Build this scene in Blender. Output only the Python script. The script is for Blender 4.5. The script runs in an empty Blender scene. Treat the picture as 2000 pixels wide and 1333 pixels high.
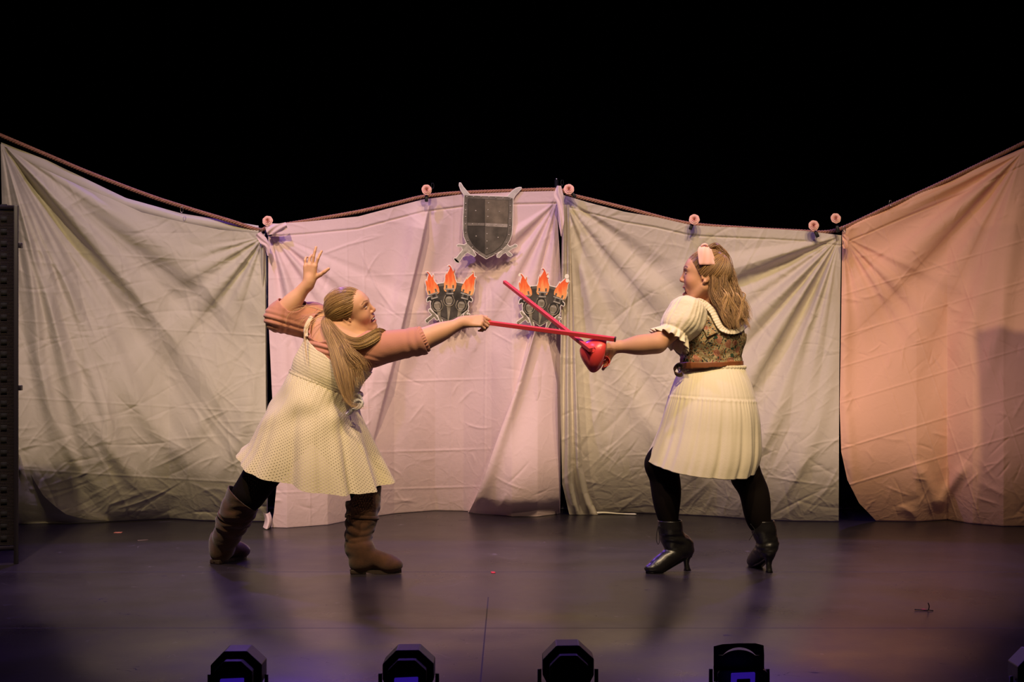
import bpy, math, random
import numpy as np
from mathutils import Vector, Matrix

S = bpy.context.scene
COL = S.collection
F_PX = 2777.78            # 50 mm lens on a 36 mm sensor, in pixels of the 2000 px wide frame
CAM_Z = 1.135

# ------------------------------------------------------------------ camera
cam_d = bpy.data.cameras.new('camera'); cam_d.lens = 50; cam_d.sensor_width = 36
cam_d.clip_end = 100
cam = bpy.data.objects.new('camera', cam_d); COL.objects.link(cam)
cam.location = (0, 0, CAM_Z); cam.rotation_euler = (math.pi / 2, 0, 0)
S.camera = cam

# ------------------------------------------------------------------ world, view, stage lights
S.view_settings.view_transform = 'Standard'
S.view_settings.look = 'None'
S.view_settings.exposure = 0.10
S.view_settings.gamma = 1.0
S.view_settings.use_curve_mapping = False
w = bpy.data.worlds.new('dark_hall'); S.world = w; w.use_nodes = True
w.node_tree.nodes['Background'].inputs[0].default_value = (0.012, 0.008, 0.02, 1)
w.node_tree.nodes['Background'].inputs[1].default_value = 0.08

def spot(name, loc, target, power, color, angle=60, blend=0.6, size=0.12):
    d = bpy.data.lights.new(name, 'SPOT'); d.energy = power; d.color = color
    d.spot_size = math.radians(angle); d.spot_blend = blend; d.shadow_soft_size = size
    o = bpy.data.objects.new(name, d); COL.objects.link(o); o.location = loc
    v = Vector(target) - Vector(loc)
    o.rotation_euler = v.to_track_quat('-Z', 'Y').to_euler()
    return o
WARM = (1.0, 0.735, 0.43)
for x_, e_ in ((-2.1, 1050), (0.0, 760), (1.25, 560), (2.2, 440)):
    spot('front_spot', (x_, 3.6, 5.5), (x_ * 0.95, 7.9, 0.98), e_, WARM, 52, 1.0, 0.07)
spot('front_spot', (2.0, 2.2, 4.25), (0.9, 8.6, 1.1), 110, WARM, 56, 0.9, 0.06)
spot('purple_wash', (-2.4, 5.9, 5.5), (-0.9, 8.5, 1.0), 340, (0.54, 0.34, 1.0), 75, 0.9, 0.10)
spot('purple_wash', (0.5, 5.9, 5.6), (1.3, 8.5, 1.0), 150, (0.54, 0.36, 1.0), 75, 0.9, 0.10)
spot('back_spot', (-2.2, 10.4, 5.0), (-0.9, 7.0, 0.6), 380, (0.30, 0.12, 1.0), 60, 0.7, 0.1)
spot('back_spot', (2.4, 10.4, 5.0), (1.4, 7.0, 0.6), 300, (0.34, 0.16, 1.0), 60, 0.7, 0.1)

# ------------------------------------------------------------------ helpers
def P(px, py, Y):
    """point that the photograph shows at pixel (px, py), standing at distance Y"""
    return Vector(((px - 1000.0) / F_PX * Y, Y, CAM_Z - (py - 666.5) / F_PX * Y))

def nA(p): return np.array(p, dtype=float)

def mat(name, color, rough=0.6, metal=0.0, noise=None, bump=None, attr=None, spec=0.5, sheen=0.0, coat=0.0, sss=0.0):
    m = bpy.data.materials.new(name); m.use_nodes = True
    nt = m.node_tree; b = nt.nodes['Principled BSDF']
    b.inputs['Base Color'].default_value = (*color, 1)
    b.inputs['Roughness'].default_value = rough
    b.inputs['Metallic'].default_value = metal
    b.inputs['Specular IOR Level'].default_value = spec
    if sheen: b.inputs['Sheen Weight'].default_value = sheen
    if coat: b.inputs['Coat Weight'].default_value = coat
    if sss:
        b.inputs['Subsurface Weight'].default_value = sss
        b.inputs['Subsurface Radius'].default_value = (0.012, 0.005, 0.003)
    tc = nt.nodes.new('ShaderNodeTexCoord')
    src = None
    if attr:
        a = nt.nodes.new('ShaderNodeAttribute'); a.attribute_name = attr; src = a.outputs['Color']
        nt.links.new(src, b.inputs['Base Color'])
    if noise:                                  # (scale, amount)
        n = nt.nodes.new('ShaderNodeTexNoise'); n.inputs['Scale'].default_value = noise[0]; n.inputs['Detail'].default_value = 4
        nt.links.new(tc.outputs['Object'], n.inputs['Vector'])
        mx = nt.nodes.new('ShaderNodeMix'); mx.data_type = 'RGBA'; mx.blend_type = 'MULTIPLY'
        mr = nt.nodes.new('ShaderNodeMapRange'); mr.inputs[1].default_value = 0.3; mr.inputs[2].default_value = 0.7
        mr.inputs[3].default_value = 1 - noise[1]; mr.inputs[4].default_value = 1
        nt.links.new(n.outputs[0], mr.inputs[0])
        mx.inputs[0].default_value = 1
        if src: nt.links.new(src, mx.inputs[6])
        else: mx.inputs[6].default_value = (*color, 1)
        nt.links.new(mr.outputs[0], mx.inputs[7])
        nt.links.new(mx.outputs[2], b.inputs['Base Color'])
    if bump:                                   # (scale, strength, distance)
        n = nt.nodes.new('ShaderNodeTexNoise'); n.inputs['Scale'].default_value = bump[0]; n.inputs['Detail'].default_value = 5
        nt.links.new(tc.outputs['Object'], n.inputs['Vector'])
        bp = nt.nodes.new('ShaderNodeBump'); bp.inputs['Strength'].default_value = bump[1]; bp.inputs['Distance'].default_value = bump[2]
        nt.links.new(n.outputs[0], bp.inputs['Height']); nt.links.new(bp.outputs[0], b.inputs['Normal'])
    return m

def link(name, me, m=None, parent=None, smooth=True):
    if m is not None:
        for x in (m if isinstance(m, (list, tuple)) else [m]): me.materials.append(x)
    if smooth and len(me.polygons): me.polygons.foreach_set('use_smooth', np.ones(len(me.polygons), dtype=bool))
    o = bpy.data.objects.new(name, me); COL.objects.link(o)
    if parent is not None:
        o.parent = parent; o.matrix_parent_inverse = Matrix.Translation(-parent.location)
    return o

def np_mesh(name, V, Fq, m=None, parent=None, smooth=True, colors=None, uv=None):
    """mesh from numpy arrays: V (n,3), Fq (f,4) or (f,3) or list of lists"""
    me = bpy.data.meshes.new(name)
    V = np.asarray(V, dtype=np.float32)
    if isinstance(Fq, np.ndarray):
        k = Fq.shape[1]; nf = len(Fq)
        me.vertices.add(len(V)); me.vertices.foreach_set('co', V.ravel())
        me.loops.add(nf * k); me.loops.foreach_set('vertex_index', Fq.astype(np.int32).ravel())
        me.polygons.add(nf); me.polygons.foreach_set('loop_start', np.arange(0, nf * k, k, dtype=np.int32))
        me.polygons.foreach_set('loop_total', np.full(nf, k, dtype=np.int32))
        me.update(calc_edges=True); me.validate()
    else:
        me.from_pydata([tuple(map(float, v)) for v in V], [], [tuple(map(int, f)) for f in Fq]); me.update()
    if colors is not None:
        ca = me.color_attributes.new('Col', 'FLOAT_COLOR', 'POINT')
        c4 = np.ones((len(V), 4), dtype=np.float32); c4[:, :3] = colors
        ca.data.foreach_set('color', c4.ravel())
    if uv is not None:
        l = me.uv_layers.new(name='UVMap'); li = np.zeros(len(me.loops), dtype=np.int32)
        me.loops.foreach_get('vertex_index', li)
        l.data.foreach_set('uv', np.asarray(uv, dtype=np.float32)[li].ravel())
    return link(name, me, m, parent, smooth)

def tag(o, label, cat, group=None, kind=None):
    o['label'] = label; o['category'] = cat
    if group: o['group'] = group
    if kind: o['kind'] = kind
    return o

def thing(name, label, cat, loc, group=None):
    o = bpy.data.objects.new(name, None); COL.objects.link(o); o.location = loc
    o.empty_display_size = 0.1
    return tag(o, label, cat, group)

def struct(o): o['kind'] = 'structure'; return o

def grid_faces(nu, nv, wrap_u=False):
    """vertex index = j*nu + i"""
    iu = np.arange(nu if wrap_u else nu - 1); jv = np.arange(nv - 1)
    I, J = np.meshgrid(iu, jv)
    I2 = (I + 1) % nu
    return np.stack([J * nu + I, J * nu + I2, (J + 1) * nu + I2, (J + 1) * nu + I], -1).reshape(-1, 4)

def box(c, s, rot=None):
    """box verts/faces, c centre, s full size, rot 3x3"""
    v = np.array([[x, y, z] for x in (-.5, .5) for y in (-.5, .5) for z in (-.5, .5)]) * np.array(s)
    if rot is not None: v = v @ np.array(rot).T
    return v + np.array(c), np.array([[0, 1, 3, 2], [4, 6, 7, 5], [0, 4, 5, 1], [2, 3, 7, 6], [0, 2, 6, 4], [1, 5, 7, 3]])

def merge(parts):
    V = []; F = []; n = 0
    for v, f in parts:
        v = np.asarray(v); V.append(v); F.append(np.asarray(f) + n); n += len(v)
    return np.concatenate(V), np.concatenate(F)

def bevel(o, wdt, seg=2):
    md = o.modifiers.new('bevel', 'BEVEL'); md.width = wdt; md.segments = seg; md.limit_method = 'ANGLE'
    return o

def catmull(pts, n):
    p = np.asarray(pts, dtype=float)
    p = np.vstack([2 * p[0] - p[1], p, 2 * p[-1] - p[-2]])
    m = len(p) - 3
    t = np.linspace(0, m - 1e-9, n); i = t.astype(int); f = (t - i)[:, None]
    a, b, c, d = p[i], p[i + 1], p[i + 2], p[i + 3]
    return 0.5 * ((2 * b) + (c - a) * f + (2 * a - 5 * b + 4 * c - d) * f ** 2 + (3 * b - a - 3 * c + d) * f ** 3)

def frames(path):
    t = np.gradient(path, axis=0); t /= np.linalg.norm(t, axis=1)[:, None] + 1e-12
    up = np.array([0, 1.0, 0.03]); n = np.cross(t, up); n /= np.linalg.norm(n, axis=1)[:, None] + 1e-9
    b = np.cross(n, t)
    return t, n, b

def tube(path, rad, ring=8, caps=True, flat=1.0):
    path = np.asarray(path, dtype=float); n = len(path)
    rad = np.broadcast_to(np.asarray(rad, dtype=float), (n,))
    t, a, b = frames(path)
    th = np.arange(ring) * 2 * math.pi / ring
    V = path[:, None, :] + (a[:, None, :] * np.cos(th)[None, :, None] + b[:, None, :] * np.sin(th)[None, :, None] * flat) * rad[:, None, None]
    V = V.reshape(-1, 3); F = grid_faces(ring, n, True)
    if caps:
        c0 = len(V); V = np.vstack([V, path[0], path[-1]])
        ca = [[c0, (i + 1) % ring, i, i] for i in range(ring)]
        cb = [[c0 + 1, (n - 1) * ring + i, (n - 1) * ring + (i + 1) % ring, (n - 1) * ring + (i + 1) % ring] for i in range(ring)]
        me = [list(f) for f in F] + [c[:3] for c in ca] + [c[:3] for c in cb]
        return V, me
    return V, F

def mergel(parts):
    V = []; F = []; n = 0
    for v, f in parts:
        V.append(np.asarray(v)); F += [[int(i) + n for i in q] for q in f]; n += len(v)
    return np.concatenate(V), F

# ------------------------------------------------------------------ signed-distance body builder
def basis(f, u):
    """columns = forward, left, up (orthonormal) as 3x3"""
    f = nA(f); f /= np.linalg.norm(f); u = nA(u); u = u - f * f.dot(u); u /= np.linalg.norm(u)
    return np.stack([f, np.cross(u, f), u], 1)

def cap(a, b, ra, rb, k=0.02, sub=False): return ('cap', nA(a), nA(b), ra, rb, k, sub)
def ell(c, r, R=None, k=0.02, sub=False): return ('ell', nA(c), nA(r), np.eye(3) if R is None else np.asarray(R), 0, k, sub)

def field(prims, lo, hi, h, inflate=0.0, kscale=1.0):
    lo = nA(lo); hi = nA(hi)
    n = np.ceil((hi - lo) / h).astype(int) + 1
    ax = [lo[i] + h * np.arange(n[i]) for i in range(3)]
    D = np.full(n, 0.5, dtype=np.float32)
    for pr in prims:
        kind, a, b, c, d, k, sub = pr; k = max(k * kscale, 1e-5)
        if kind == 'cap': mn = np.minimum(a - c, b - d); mx = np.maximum(a + c, b + d)
        else: rr = float(np.max(b)); mn = a - rr; mx = a + rr
        pad = k + 2.5 * h + abs(inflate) + 0.004
        i0 = np.maximum(((mn - pad - lo) / h).astype(int), 0); i1 = np.minimum(((mx + pad - lo) / h).astype(int) + 2, n)
        if np.any(i1 <= i0): continue
        X = ax[0][i0[0]:i1[0]][:, None, None]; Y = ax[1][i0[1]:i1[1]][None, :, None]; Z = ax[2][i0[2]:i1[2]][None, None, :]
        if kind == 'cap':
            ba = b - a; L = max(ba.dot(ba), 1e-12)
            t = np.clip(((X - a[0]) * ba[0] + (Y - a[1]) * ba[1] + (Z - a[2]) * ba[2]) / L, 0, 1)
            dd = np.sqrt((X - a[0] - t * ba[0]) ** 2 + (Y - a[1] - t * ba[1]) ** 2 + (Z - a[2] - t * ba[2]) ** 2) - (c + (d - c) * t)
        else:
            R = c; x = X - a[0]; y = Y - a[1]; z = Z - a[2]
            q = [x * R[0, j] + y * R[1, j] + z * R[2, j] for j in range(3)]
            k0 = np.sqrt(sum((q[j] / b[j]) ** 2 for j in range(3))); k1 = np.sqrt(sum((q[j] / b[j] ** 2) ** 2 for j in range(3))) + 1e-9
            dd = k0 * (k0 - 1) / k1
        sl = tuple(slice(i0[j], i1[j]) for j in range(3)); o = D[sl]
        if sub:
            nd = -dd; hh = np.maximum(k - np.abs(o - nd), 0) / k
            D[sl] = np.maximum(o, nd) + hh * hh * k * 0.25
        else:
            dd = dd - inflate
            hh = np.maximum(k - np.abs(o - dd), 0) / k
            D[sl] = np.minimum(o, dd) - hh * hh * k * 0.25
    return D, lo, h

def nets(D, lo, h):
    s = D < 0
    c = [s[i:s.shape[0] - 1 + i, j:s.shape[1] - 1 + j, k:s.shape[2] - 1 + k] for i in (0, 1) for j in (0, 1) for k in (0, 1)]
    cnt = sum(x.astype(np.int8) for x in c); m = (cnt > 0) & (cnt < 8)
    idx = np.argwhere(m); vid = np.full(m.shape, -1, dtype=np.int64); vid[m] = np.arange(len(idx))
    acc = np.zeros((len(idx), 3)); num = np.zeros(len(idx))
    for axis in range(3):
        o1, o2 = [q for q in range(3) if q != axis]
        for a in (0, 1):
            for b in (0, 1):
                p = np.zeros(3, dtype=int); p[o1] = a; p[o2] = b; q = p.copy(); q[axis] = 1
                v0 = D[tuple((idx + p).T)]; v1 = D[tuple((idx + q).T)]
                cr = (v0 < 0) != (v1 < 0); t = np.where(cr, v0 / np.where(cr, v0 - v1, 1), 0)
                pos = np.tile(p.astype(float), (len(idx), 1)); pos[:, axis] = t
                acc += pos * cr[:, None]; num += cr
    V = lo + h * (idx + acc / num[:, None])
    quads = []
    for axis in range(3):
        o1, o2 = [(1, 2), (2, 0), (0, 1)][axis]
        sl0 = [slice(None)] * 3; sl1 = [slice(None)] * 3; sl0[axis] = slice(0, -1); sl1[axis] = slice(1, None)
        A = s[tuple(sl0)]; B = s[tuple(sl1)]
        e = np.argwhere(A != B)
        ok = (e[:, o1] > 0) & (e[:, o2] > 0) & (e[:, o1] < s.shape[o1] - 1) & (e[:, o2] < s.shape[o2] - 1)
        e = e[ok]; inside = A[tuple(e.T)]
        def g(d1, d2):
            q = e.copy(); q[:, o1] += d1; q[:, o2] += d2; return vid[tuple(q.T)]
        q = np.stack([g(-1, -1), g(0, -1), g(0, 0), g(-1, 0)], 1)
        q[~inside] = q[~inside][:, ::-1]
        quads.append(q)
    return V, np.concatenate(quads)

def smooth_mesh(V, F, it=1, lam=0.5):
    for _ in range(it):
        acc = np.zeros_like(V); n = np.zeros(len(V))
        for a, b in ((0, 1), (1, 2), (2, 3), (3, 0)):
            np.add.at(acc, F[:, a], V[F[:, b]]); np.add.at(acc, F[:, b], V[F[:, a]])
            np.add.at(n, F[:, a], 1); np.add.at(n, F[:, b], 1)
        V = V + lam * (acc / np.maximum(n, 1)[:, None] - V)
    return V

def keep(V, F, fmask):
    F = F[fmask]; used = np.unique(F); mp = np.full(len(V), -1); mp[used] = np.arange(len(used))
    return V[used], mp[F]

def smooth_border(V, F, it=8):
    e = np.sort(np.concatenate([F[:, [0, 1]], F[:, [1, 2]], F[:, [2, 3]], F[:, [3, 0]]]), 1); e = e[e[:, 0] != e[:, 1]]
    u, c = np.unique(e, axis=0, return_counts=True); b = u[c == 1]
    if not len(b): return V
    V = V.copy(); n = np.zeros(len(V)); np.add.at(n, b[:, 0], 1); np.add.at(n, b[:, 1], 1); m = n == 2
    for _ in range(it):
        a = np.zeros_like(V); np.add.at(a, b[:, 0], V[b[:, 1]]); np.add.at(a, b[:, 1], V[b[:, 0]])
        V[m] = .4 * V[m] + .6 * a[m] / 2
    return V

def vnormals(V, F):
    N = np.zeros_like(V); fn = np.cross(V[F[:, 2]] - V[F[:, 0]], V[F[:, 3]] - V[F[:, 1]])
    for i in range(4): np.add.at(N, F[:, i], fn)
    return N / (np.linalg.norm(N, axis=1)[:, None] + 1e-12)

def sn(x, y, z, seed, f, oct=3):
    """cheap smooth noise: random plane waves"""
    r = np.random.RandomState(seed); o = 0; amp = 1; tot = 0
    for _ in range(oct):
        for _ in range(4):
            k = r.normal(size=3); k /= np.linalg.norm(k); o = o + amp * np.sin((x * k[0] + y * k[1] + z * k[2]) * f + r.uniform(0, 6.28)); tot += amp * 0.7
        f *= 1.9; amp *= 0.55
    return o / tot
# ------------------------------------------------------------------ stage shell
def floor_material():
    m = bpy.data.materials.new('black_dance_vinyl'); m.use_nodes = True; nt = m.node_tree; N = nt.nodes; L = nt.links
    b = N['Principled BSDF']; geo = N.new('ShaderNodeNewGeometry')
    sep = N.new('ShaderNodeSeparateXYZ'); L.new(geo.outputs['Position'], sep.inputs[0])
    def math_(op, a, c=None, d=None):
        x = N.new('ShaderNodeMath'); x.operation = op
        for i, v in enumerate((a, c, d)):
            if v is None: continue
            if isinstance(v, (int, float)): x.inputs[i].default_value = v
            else: L.new(v, x.inputs[i])
        return x.outputs[0]
    def noise(scale, sx=1, sy=1, detail=3, off=0, rot=0):
        mp = N.new('ShaderNodeMapping'); mp.inputs['Scale'].default_value = (sx, sy, 1); mp.inputs['Location'].default_value = (off, off, 0)
        mp.inputs['Rotation'].default_value = (0, 0, rot)
        L.new(geo.outputs['Position'], mp.inputs[0])
        n = N.new('ShaderNodeTexNoise'); n.inputs['Scale'].default_value = scale; n.inputs['Detail'].default_value = detail
        L.new(mp.outputs[0], n.inputs['Vector']); return n.outputs[0]
    # scuffs: thin iso-lines of stretched noise, only where a second noise is high
    def scuff(scale, sx, sy, rot, width, thr, off):
        n = noise(scale, sx, sy, 1, off, rot)
        ln = math_('LESS_THAN', math_('ABSOLUTE', math_('SUBTRACT', n, 0.5)), width)
        g = math_('GREATER_THAN', noise(scale * 0.9, 1, 1, 2, off + 7), thr)
        return math_('MULTIPLY', ln, g)
    s1 = scuff(3.0, 1, 1, 0.5, 0.0016, 0.60, 1.3); s2 = scuff(4.5, 1, 2.2, -0.4, 0.0022, 0.61, 4.1); s3 = scuff(9.0, 1.6, 1, 1.0, 0.005, 0.64, 9.7)
    pale = math_('MAXIMUM', s1, s3)
    specks = N.new('ShaderNodeTexVoronoi'); specks.inputs['Scale'].default_value = 5.5; L.new(geo.outputs['Position'], specks.inputs['Vector'])
    pale = math_('MAXIMUM', pale, math_('LESS_THAN', specks.outputs['Distance'], 0.018))
    # vinyl joins
    def band(v, c, wd): return math_('LESS_THAN', math_('ABSOLUTE', math_('SUBTRACT', v, c)), wd)
    joinA = band(sep.outputs['Y'], 6.985, 0.006)
    joinB = math_('MULTIPLY', band(sep.outputs['X'], -0.105, 0.0025), math_('LESS_THAN', sep.outputs['Y'], 6.3))
    joinC = band(sep.outputs['Y'], 5.62, 0.004)
    dark = math_('MAXIMUM', math_('MAXIMUM', joinA, joinB), math_('MAXIMUM', joinC, s2))
    base = N.new('ShaderNodeMix'); base.data_type = 'RGBA'
    base.inputs[6].default_value = (0.020, 0.016, 0.020, 1); base.inputs[7].default_value = (0.034, 0.027, 0.032, 1)
    L.new(noise(1.4, 1, 1, 5), base.inputs[0])
    m1 = N.new('ShaderNodeMix'); m1.data_type = 'RGBA'; L.new(math_('MULTIPLY', pale, 0.5), m1.inputs[0]); L.new(base.outputs[2], m1.inputs[6]); m1.inputs[7].default_value = (0.20, 0.17, 0.20, 1)
    m2 = N.new('ShaderNodeMix'); m2.data_type = 'RGBA'; L.new(math_('MULTIPLY', dark, 0.8), m2.inputs[0]); L.new(m1.outputs[2], m2.inputs[6]); m2.inputs[7].default_value = (0.006, 0.006, 0.014, 1)
    L.new(m2.outputs[2], b.inputs['Base Color'])
    r = N.new('ShaderNodeMapRange'); r.inputs[1].default_value = 0.3; r.inputs[2].default_value = 0.7; r.inputs[3].default_value = 0.26; r.inputs[4].default_value = 0.38
    L.new(noise(2.5, 1, 1, 6, 3), r.inputs[0])
    L.new(math_('MAXIMUM', r.outputs[0], math_('MULTIPLY', dark, 0.6)), b.inputs['Roughness'])
    b.inputs['Specular IOR Level'].default_value = 0.55
    bp = N.new('ShaderNodeBump'); bp.inputs['Strength'].default_value = 0.12; bp.inputs['Distance'].default_value = 0.002
    L.new(noise(60, 1, 1, 3), bp.inputs['Height']); L.new(bp.outputs[0], b.inputs['Normal'])
    return m
v, f = box((0, 5.5, -0.05), (14, 13, 0.1)); struct(np_mesh('floor', v, f, floor_material(), smooth=False))
black_drape = mat('black_wool_drape', (0.0012, 0.001, 0.0014), 1.0, spec=0.0)
def drape(name, x0, y0, x1, y1, n):
    u = np.linspace(0, 1, n); z = np.linspace(0, 6.5, 8)
    fold = 0.05 * np.sin(u * n * 0.55) + 0.02 * np.sin(u * n * 0.21 + 1)
    dx, dy = x1 - x0, y1 - y0; l = math.hypot(dx, dy); nx, ny = -dy / l, dx / l
    V = np.array([[x0 + dx * a + nx * fo, y0 + dy * a + ny * fo, zz] for zz in z for a, fo in zip(u, fold)])
    struct(np_mesh(name, V, grid_faces(n, 8), black_drape))
drape('wall_back', -6.6, 11.2, 6.6, 11.2, 240)
drape('wall_left', -6.6, 2.0, -6.6, 11.1, 160)
drape('wall_right', 6.6, 11.1, 6.6, 2.0, 160)

# ------------------------------------------------------------------ hung sheets
def cloth_mat(name, color, back=None):
    m = bpy.data.materials.new(name); m.use_nodes = True; nt = m.node_tree; N = nt.nodes; L = nt.links
    b = N['Principled BSDF']; b.inputs['Roughness'].default_value = 0.85; b.inputs['Specular IOR Level'].default_value = 0.15
    b.inputs['Sheen Weight'].default_value = 0.15
    tc = N.new('ShaderNodeTexCoord')
    n = N.new('ShaderNodeTexNoise'); n.inputs['Scale'].default_value = 1.7; n.inputs['Detail'].default_value = 4; L.new(tc.outputs['Object'], n.inputs['Vector'])
    mx = N.new('ShaderNodeMix'); mx.data_type = 'RGBA'; mx.inputs[6].default_value = (*[c * 0.93 for c in color], 1); mx.inputs[7].default_value = (*color, 1)
    L.new(n.outputs[0], mx.inputs[0]); L.new(mx.outputs[2], b.inputs['Base Color'])
    # crumple bump
    w1 = N.new('ShaderNodeTexNoise'); w1.inputs['Scale'].default_value = 6; w1.inputs['Detail'].default_value = 3; L.new(tc.outputs['Object'], w1.inputs['Vector'])
    ad = N.new('ShaderNodeMix'); ad.data_type = 'RGBA'; ad.inputs[0].default_value = 0.12; L.new(tc.outputs['Object'], ad.inputs[6]); L.new(w1.outputs['Color'], ad.inputs[7])
    vo = N.new('ShaderNodeTexVoronoi'); vo.feature = 'DISTANCE_TO_EDGE'; vo.inputs['Scale'].default_value = 9; L.new(ad.outputs[2], vo.inputs['Vector'])
    mr = N.new('ShaderNodeMapRange'); mr.inputs[1].default_value = 0; mr.inputs[2].default_value = 0.12; mr.inputs[3].default_value = 1; mr.inputs[4].default_value = 0; L.new(vo.outputs['Distance'], mr.inputs[0])
    f1 = N.new('ShaderNodeTexNoise'); f1.inputs['Scale'].default_value = 45; f1.inputs['Detail'].default_value = 6; L.new(tc.outputs['Object'], f1.inputs['Vector'])
    s = N.new('ShaderNodeMath'); s.operation = 'MULTIPLY_ADD'; L.new(mr.outputs[0], s.inputs[0]); s.inputs[1].default_value = 0.5; L.new(f1.outputs[0], s.inputs[2])
    bp = N.new('ShaderNodeBump'); bp.inputs['Strength'].default_value = 0.35; bp.inputs['Distance'].default_value = 0.003
    L.new(s.outputs[0], bp.inputs['Height']); L.new(bp.outputs[0], b.inputs['Normal'])
    # a little light comes through thin cotton
    tr = N.new('ShaderNodeBsdfTranslucent'); L.new(mx.outputs[2], tr.inputs['Color'])
    ms = N.new('ShaderNodeMixShader'); ms.inputs[0].default_value = 0.06
    L.new(b.outputs[0], ms.inputs[1]); L.new(tr.outputs[0], ms.inputs[2]); L.new(ms.outputs[0], N['Material Output'].inputs[0])
    return m
SAGE = cloth_mat('sage_cotton', (0.58, 0.55, 0.43))
SAGE2 = cloth_mat('pale_sage_cotton', (0.68, 0.61, 0.495))
LILAC = cloth_mat('pale_pink_cotton', (0.82, 0.63, 0.64))
PEACH = cloth_mat('peach_cotton', (0.93, 0.545, 0.37))

def il(pl, x):
    p = np.array(pl, dtype=float); return np.interp(x, p[:, 0], p[:, 1])

def polydist(X, Y, pts):
    best = np.full(X.shape, 1e9); sd = np.zeros(X.shape); tt = np.zeros(X.shape); n = len(pts) - 1
    for i in range(n):
        ax, ay = pts[i]; bx, by = pts[i + 1]; dx, dy = bx - ax, by - ay; L2 = dx * dx + dy * dy
        t = np.clip(((X - ax) * dx + (Y - ay) * dy) / L2, 0, 1); qx = X - ax - t * dx; qy = Y - ay - t * dy
        d = np.hypot(qx, qy); m = d < best
        best = np.where(m, d, best); sd = np.where(m, (dx * qy - dy * qx) / math.sqrt(L2), sd); tt = np.where(m, (i + t) / n, tt)
    return best, sd, tt

def ridge(X, Y, pts, w, h, asym=0.0, ends=True):
    d, s, t = polydist(X, Y, pts)
    if asym:      # steep on one side (a lapped fold)
        g = np.where(s * asym > 0, np.exp(-(d / w) ** 2), np.exp(-(d / (w * 0.10)) ** 2))
    else: g = np.exp(-(d / w) ** 2)
    if ends: g = g * np.clip(t * 5, 0, 1) * np.clip((1 - t) * 4, 0, 1)
    return g * h

def fan(X, Y, cx, cy, seed, amp, freq, r0, r1, a0, a1):
    """soft folds radiating from a pinned corner; angles in degrees, 0 = right, 90 = down"""
    r = np.hypot(X - cx, Y - cy); th = np.degrees(np.arctan2(Y - cy, X - cx))
    rs = np.random.RandomState(seed); g = 0
    for k in range(6):
        fr = freq * rs.uniform(0.5, 1.9); g = g + np.sin(np.radians(th) * fr + rs.uniform(0, 6.28) + 0.5 * np.sin(r / 130.0 + k)) / 3.0
    g = np.sign(g) * np.abs(g) ** 0.8
    wd = np.clip((th - a0) / 9.0, 0, 1) * np.clip((a1 - th) / 9.0, 0, 1)
    fall = np.clip(r / r0, 0, 1) * np.exp(-(np.maximum(r - r0, 0) / r1) ** 1.6)
    return amp * g * wd * fall

def crumple(X, Y, seed, N, amp, lmin, lmax, wd, ang=None, spread=180):
    rs = np.random.RandomState(seed); H = np.zeros(X.shape)
    x0, x1, y0, y1 = X.min(), X.max(), Y.min(), Y.max()
    for _ in range(N):
        cx = rs.uniform(x0, x1); cy = rs.uniform(y0, y1); L = rs.uniform(lmin, lmax)
        a = math.radians((rs.uniform(0, 180) if ang is None else ang + rs.normal() * spread)); w_ = wd * rs.uniform(0.6, 1.5)
        dx, dy = math.cos(a), math.sin(a); R = L + 3 * w_
        m = (np.abs(X - cx) < R) & (np.abs(Y - cy) < R)
        if not m.any(): continue
        qx = X[m] - cx; qy = Y[m] - cy; s = qx * dx + qy * dy; cv = rs.normal() * 0.15 / L
        d = -qx * dy + qy * dx + cv * s * s
        H[m] += amp * rs.uniform(0.4, 1) * rs.choice([-1, 1, 1]) * np.exp(-(np.abs(d) / w_) ** 1.4) * np.exp(-(s / L * 1.6) ** 4)
    return H

SHEETS = []
def front_of(x0, y0, x1, y1):
    """nearest cloth surface in that part of the wall of sheets"""
    return min(float(Y[(a > x0) & (a < x1) & (b > y0) & (b < y1)].min()) for a, b, Y in SHEETS if ((a > x0) & (a < x1) & (b > y0) & (b < y1)).any())

def sheet(name, m, Lx, Rx, T, B, Ytop, disp, nu=300, nv=340, hem=0, belly=0.10, tuck=0.12, parent=None, Ybot=None):
    v = np.linspace(0, 1, nv)[:, None]; u = np.linspace(0, 1, nu)[None, :]
    px = il(Lx, v) * (1 - u) + il(Rx, v) * u
    top = il(T, px); bot = il(B, px); py = top * (1 - v) + bot * v
    Yb = 3152.8 / (bot - 666.5) if Ybot is None else Ybot
    Y = Ytop * (1 - v) + Yb * v
    H = disp(px, py, u, v)
    if hem:
        d = py - top - hem; H = H + 0.004 / (1 + np.exp(d * 2.2)) - 0.007 * np.exp(-(d / 1.6) ** 2)
    prof = belly * np.sin(np.clip(v, 0, 1) ** 2.3 * math.pi)
    tk = -tuck * np.clip((v - 0.90) / 0.10, 0, 1) ** 2
    edge = np.clip((1 - v) / 0.03, 0, 1)
    Y = Y - (H * (0.25 + 0.75 * edge) + prof + tk)
    # the rim of the cloth stays on its outline, so the ray is used for x and z
    X3 = (px - 1000) / F_PX * Y; Z3 = CAM_Z - (py - 666.5) / F_PX * Y
    Z3 = np.maximum(Z3, 0.002)
    V = np.stack([X3, Y, Z3], -1).reshape(-1, 3)
    SHEETS.append((px.ravel(), py.ravel(), Y.ravel()))
    return np_mesh(name, V, grid_faces(nu, nv)[:, ::-1], m, parent)

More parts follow.
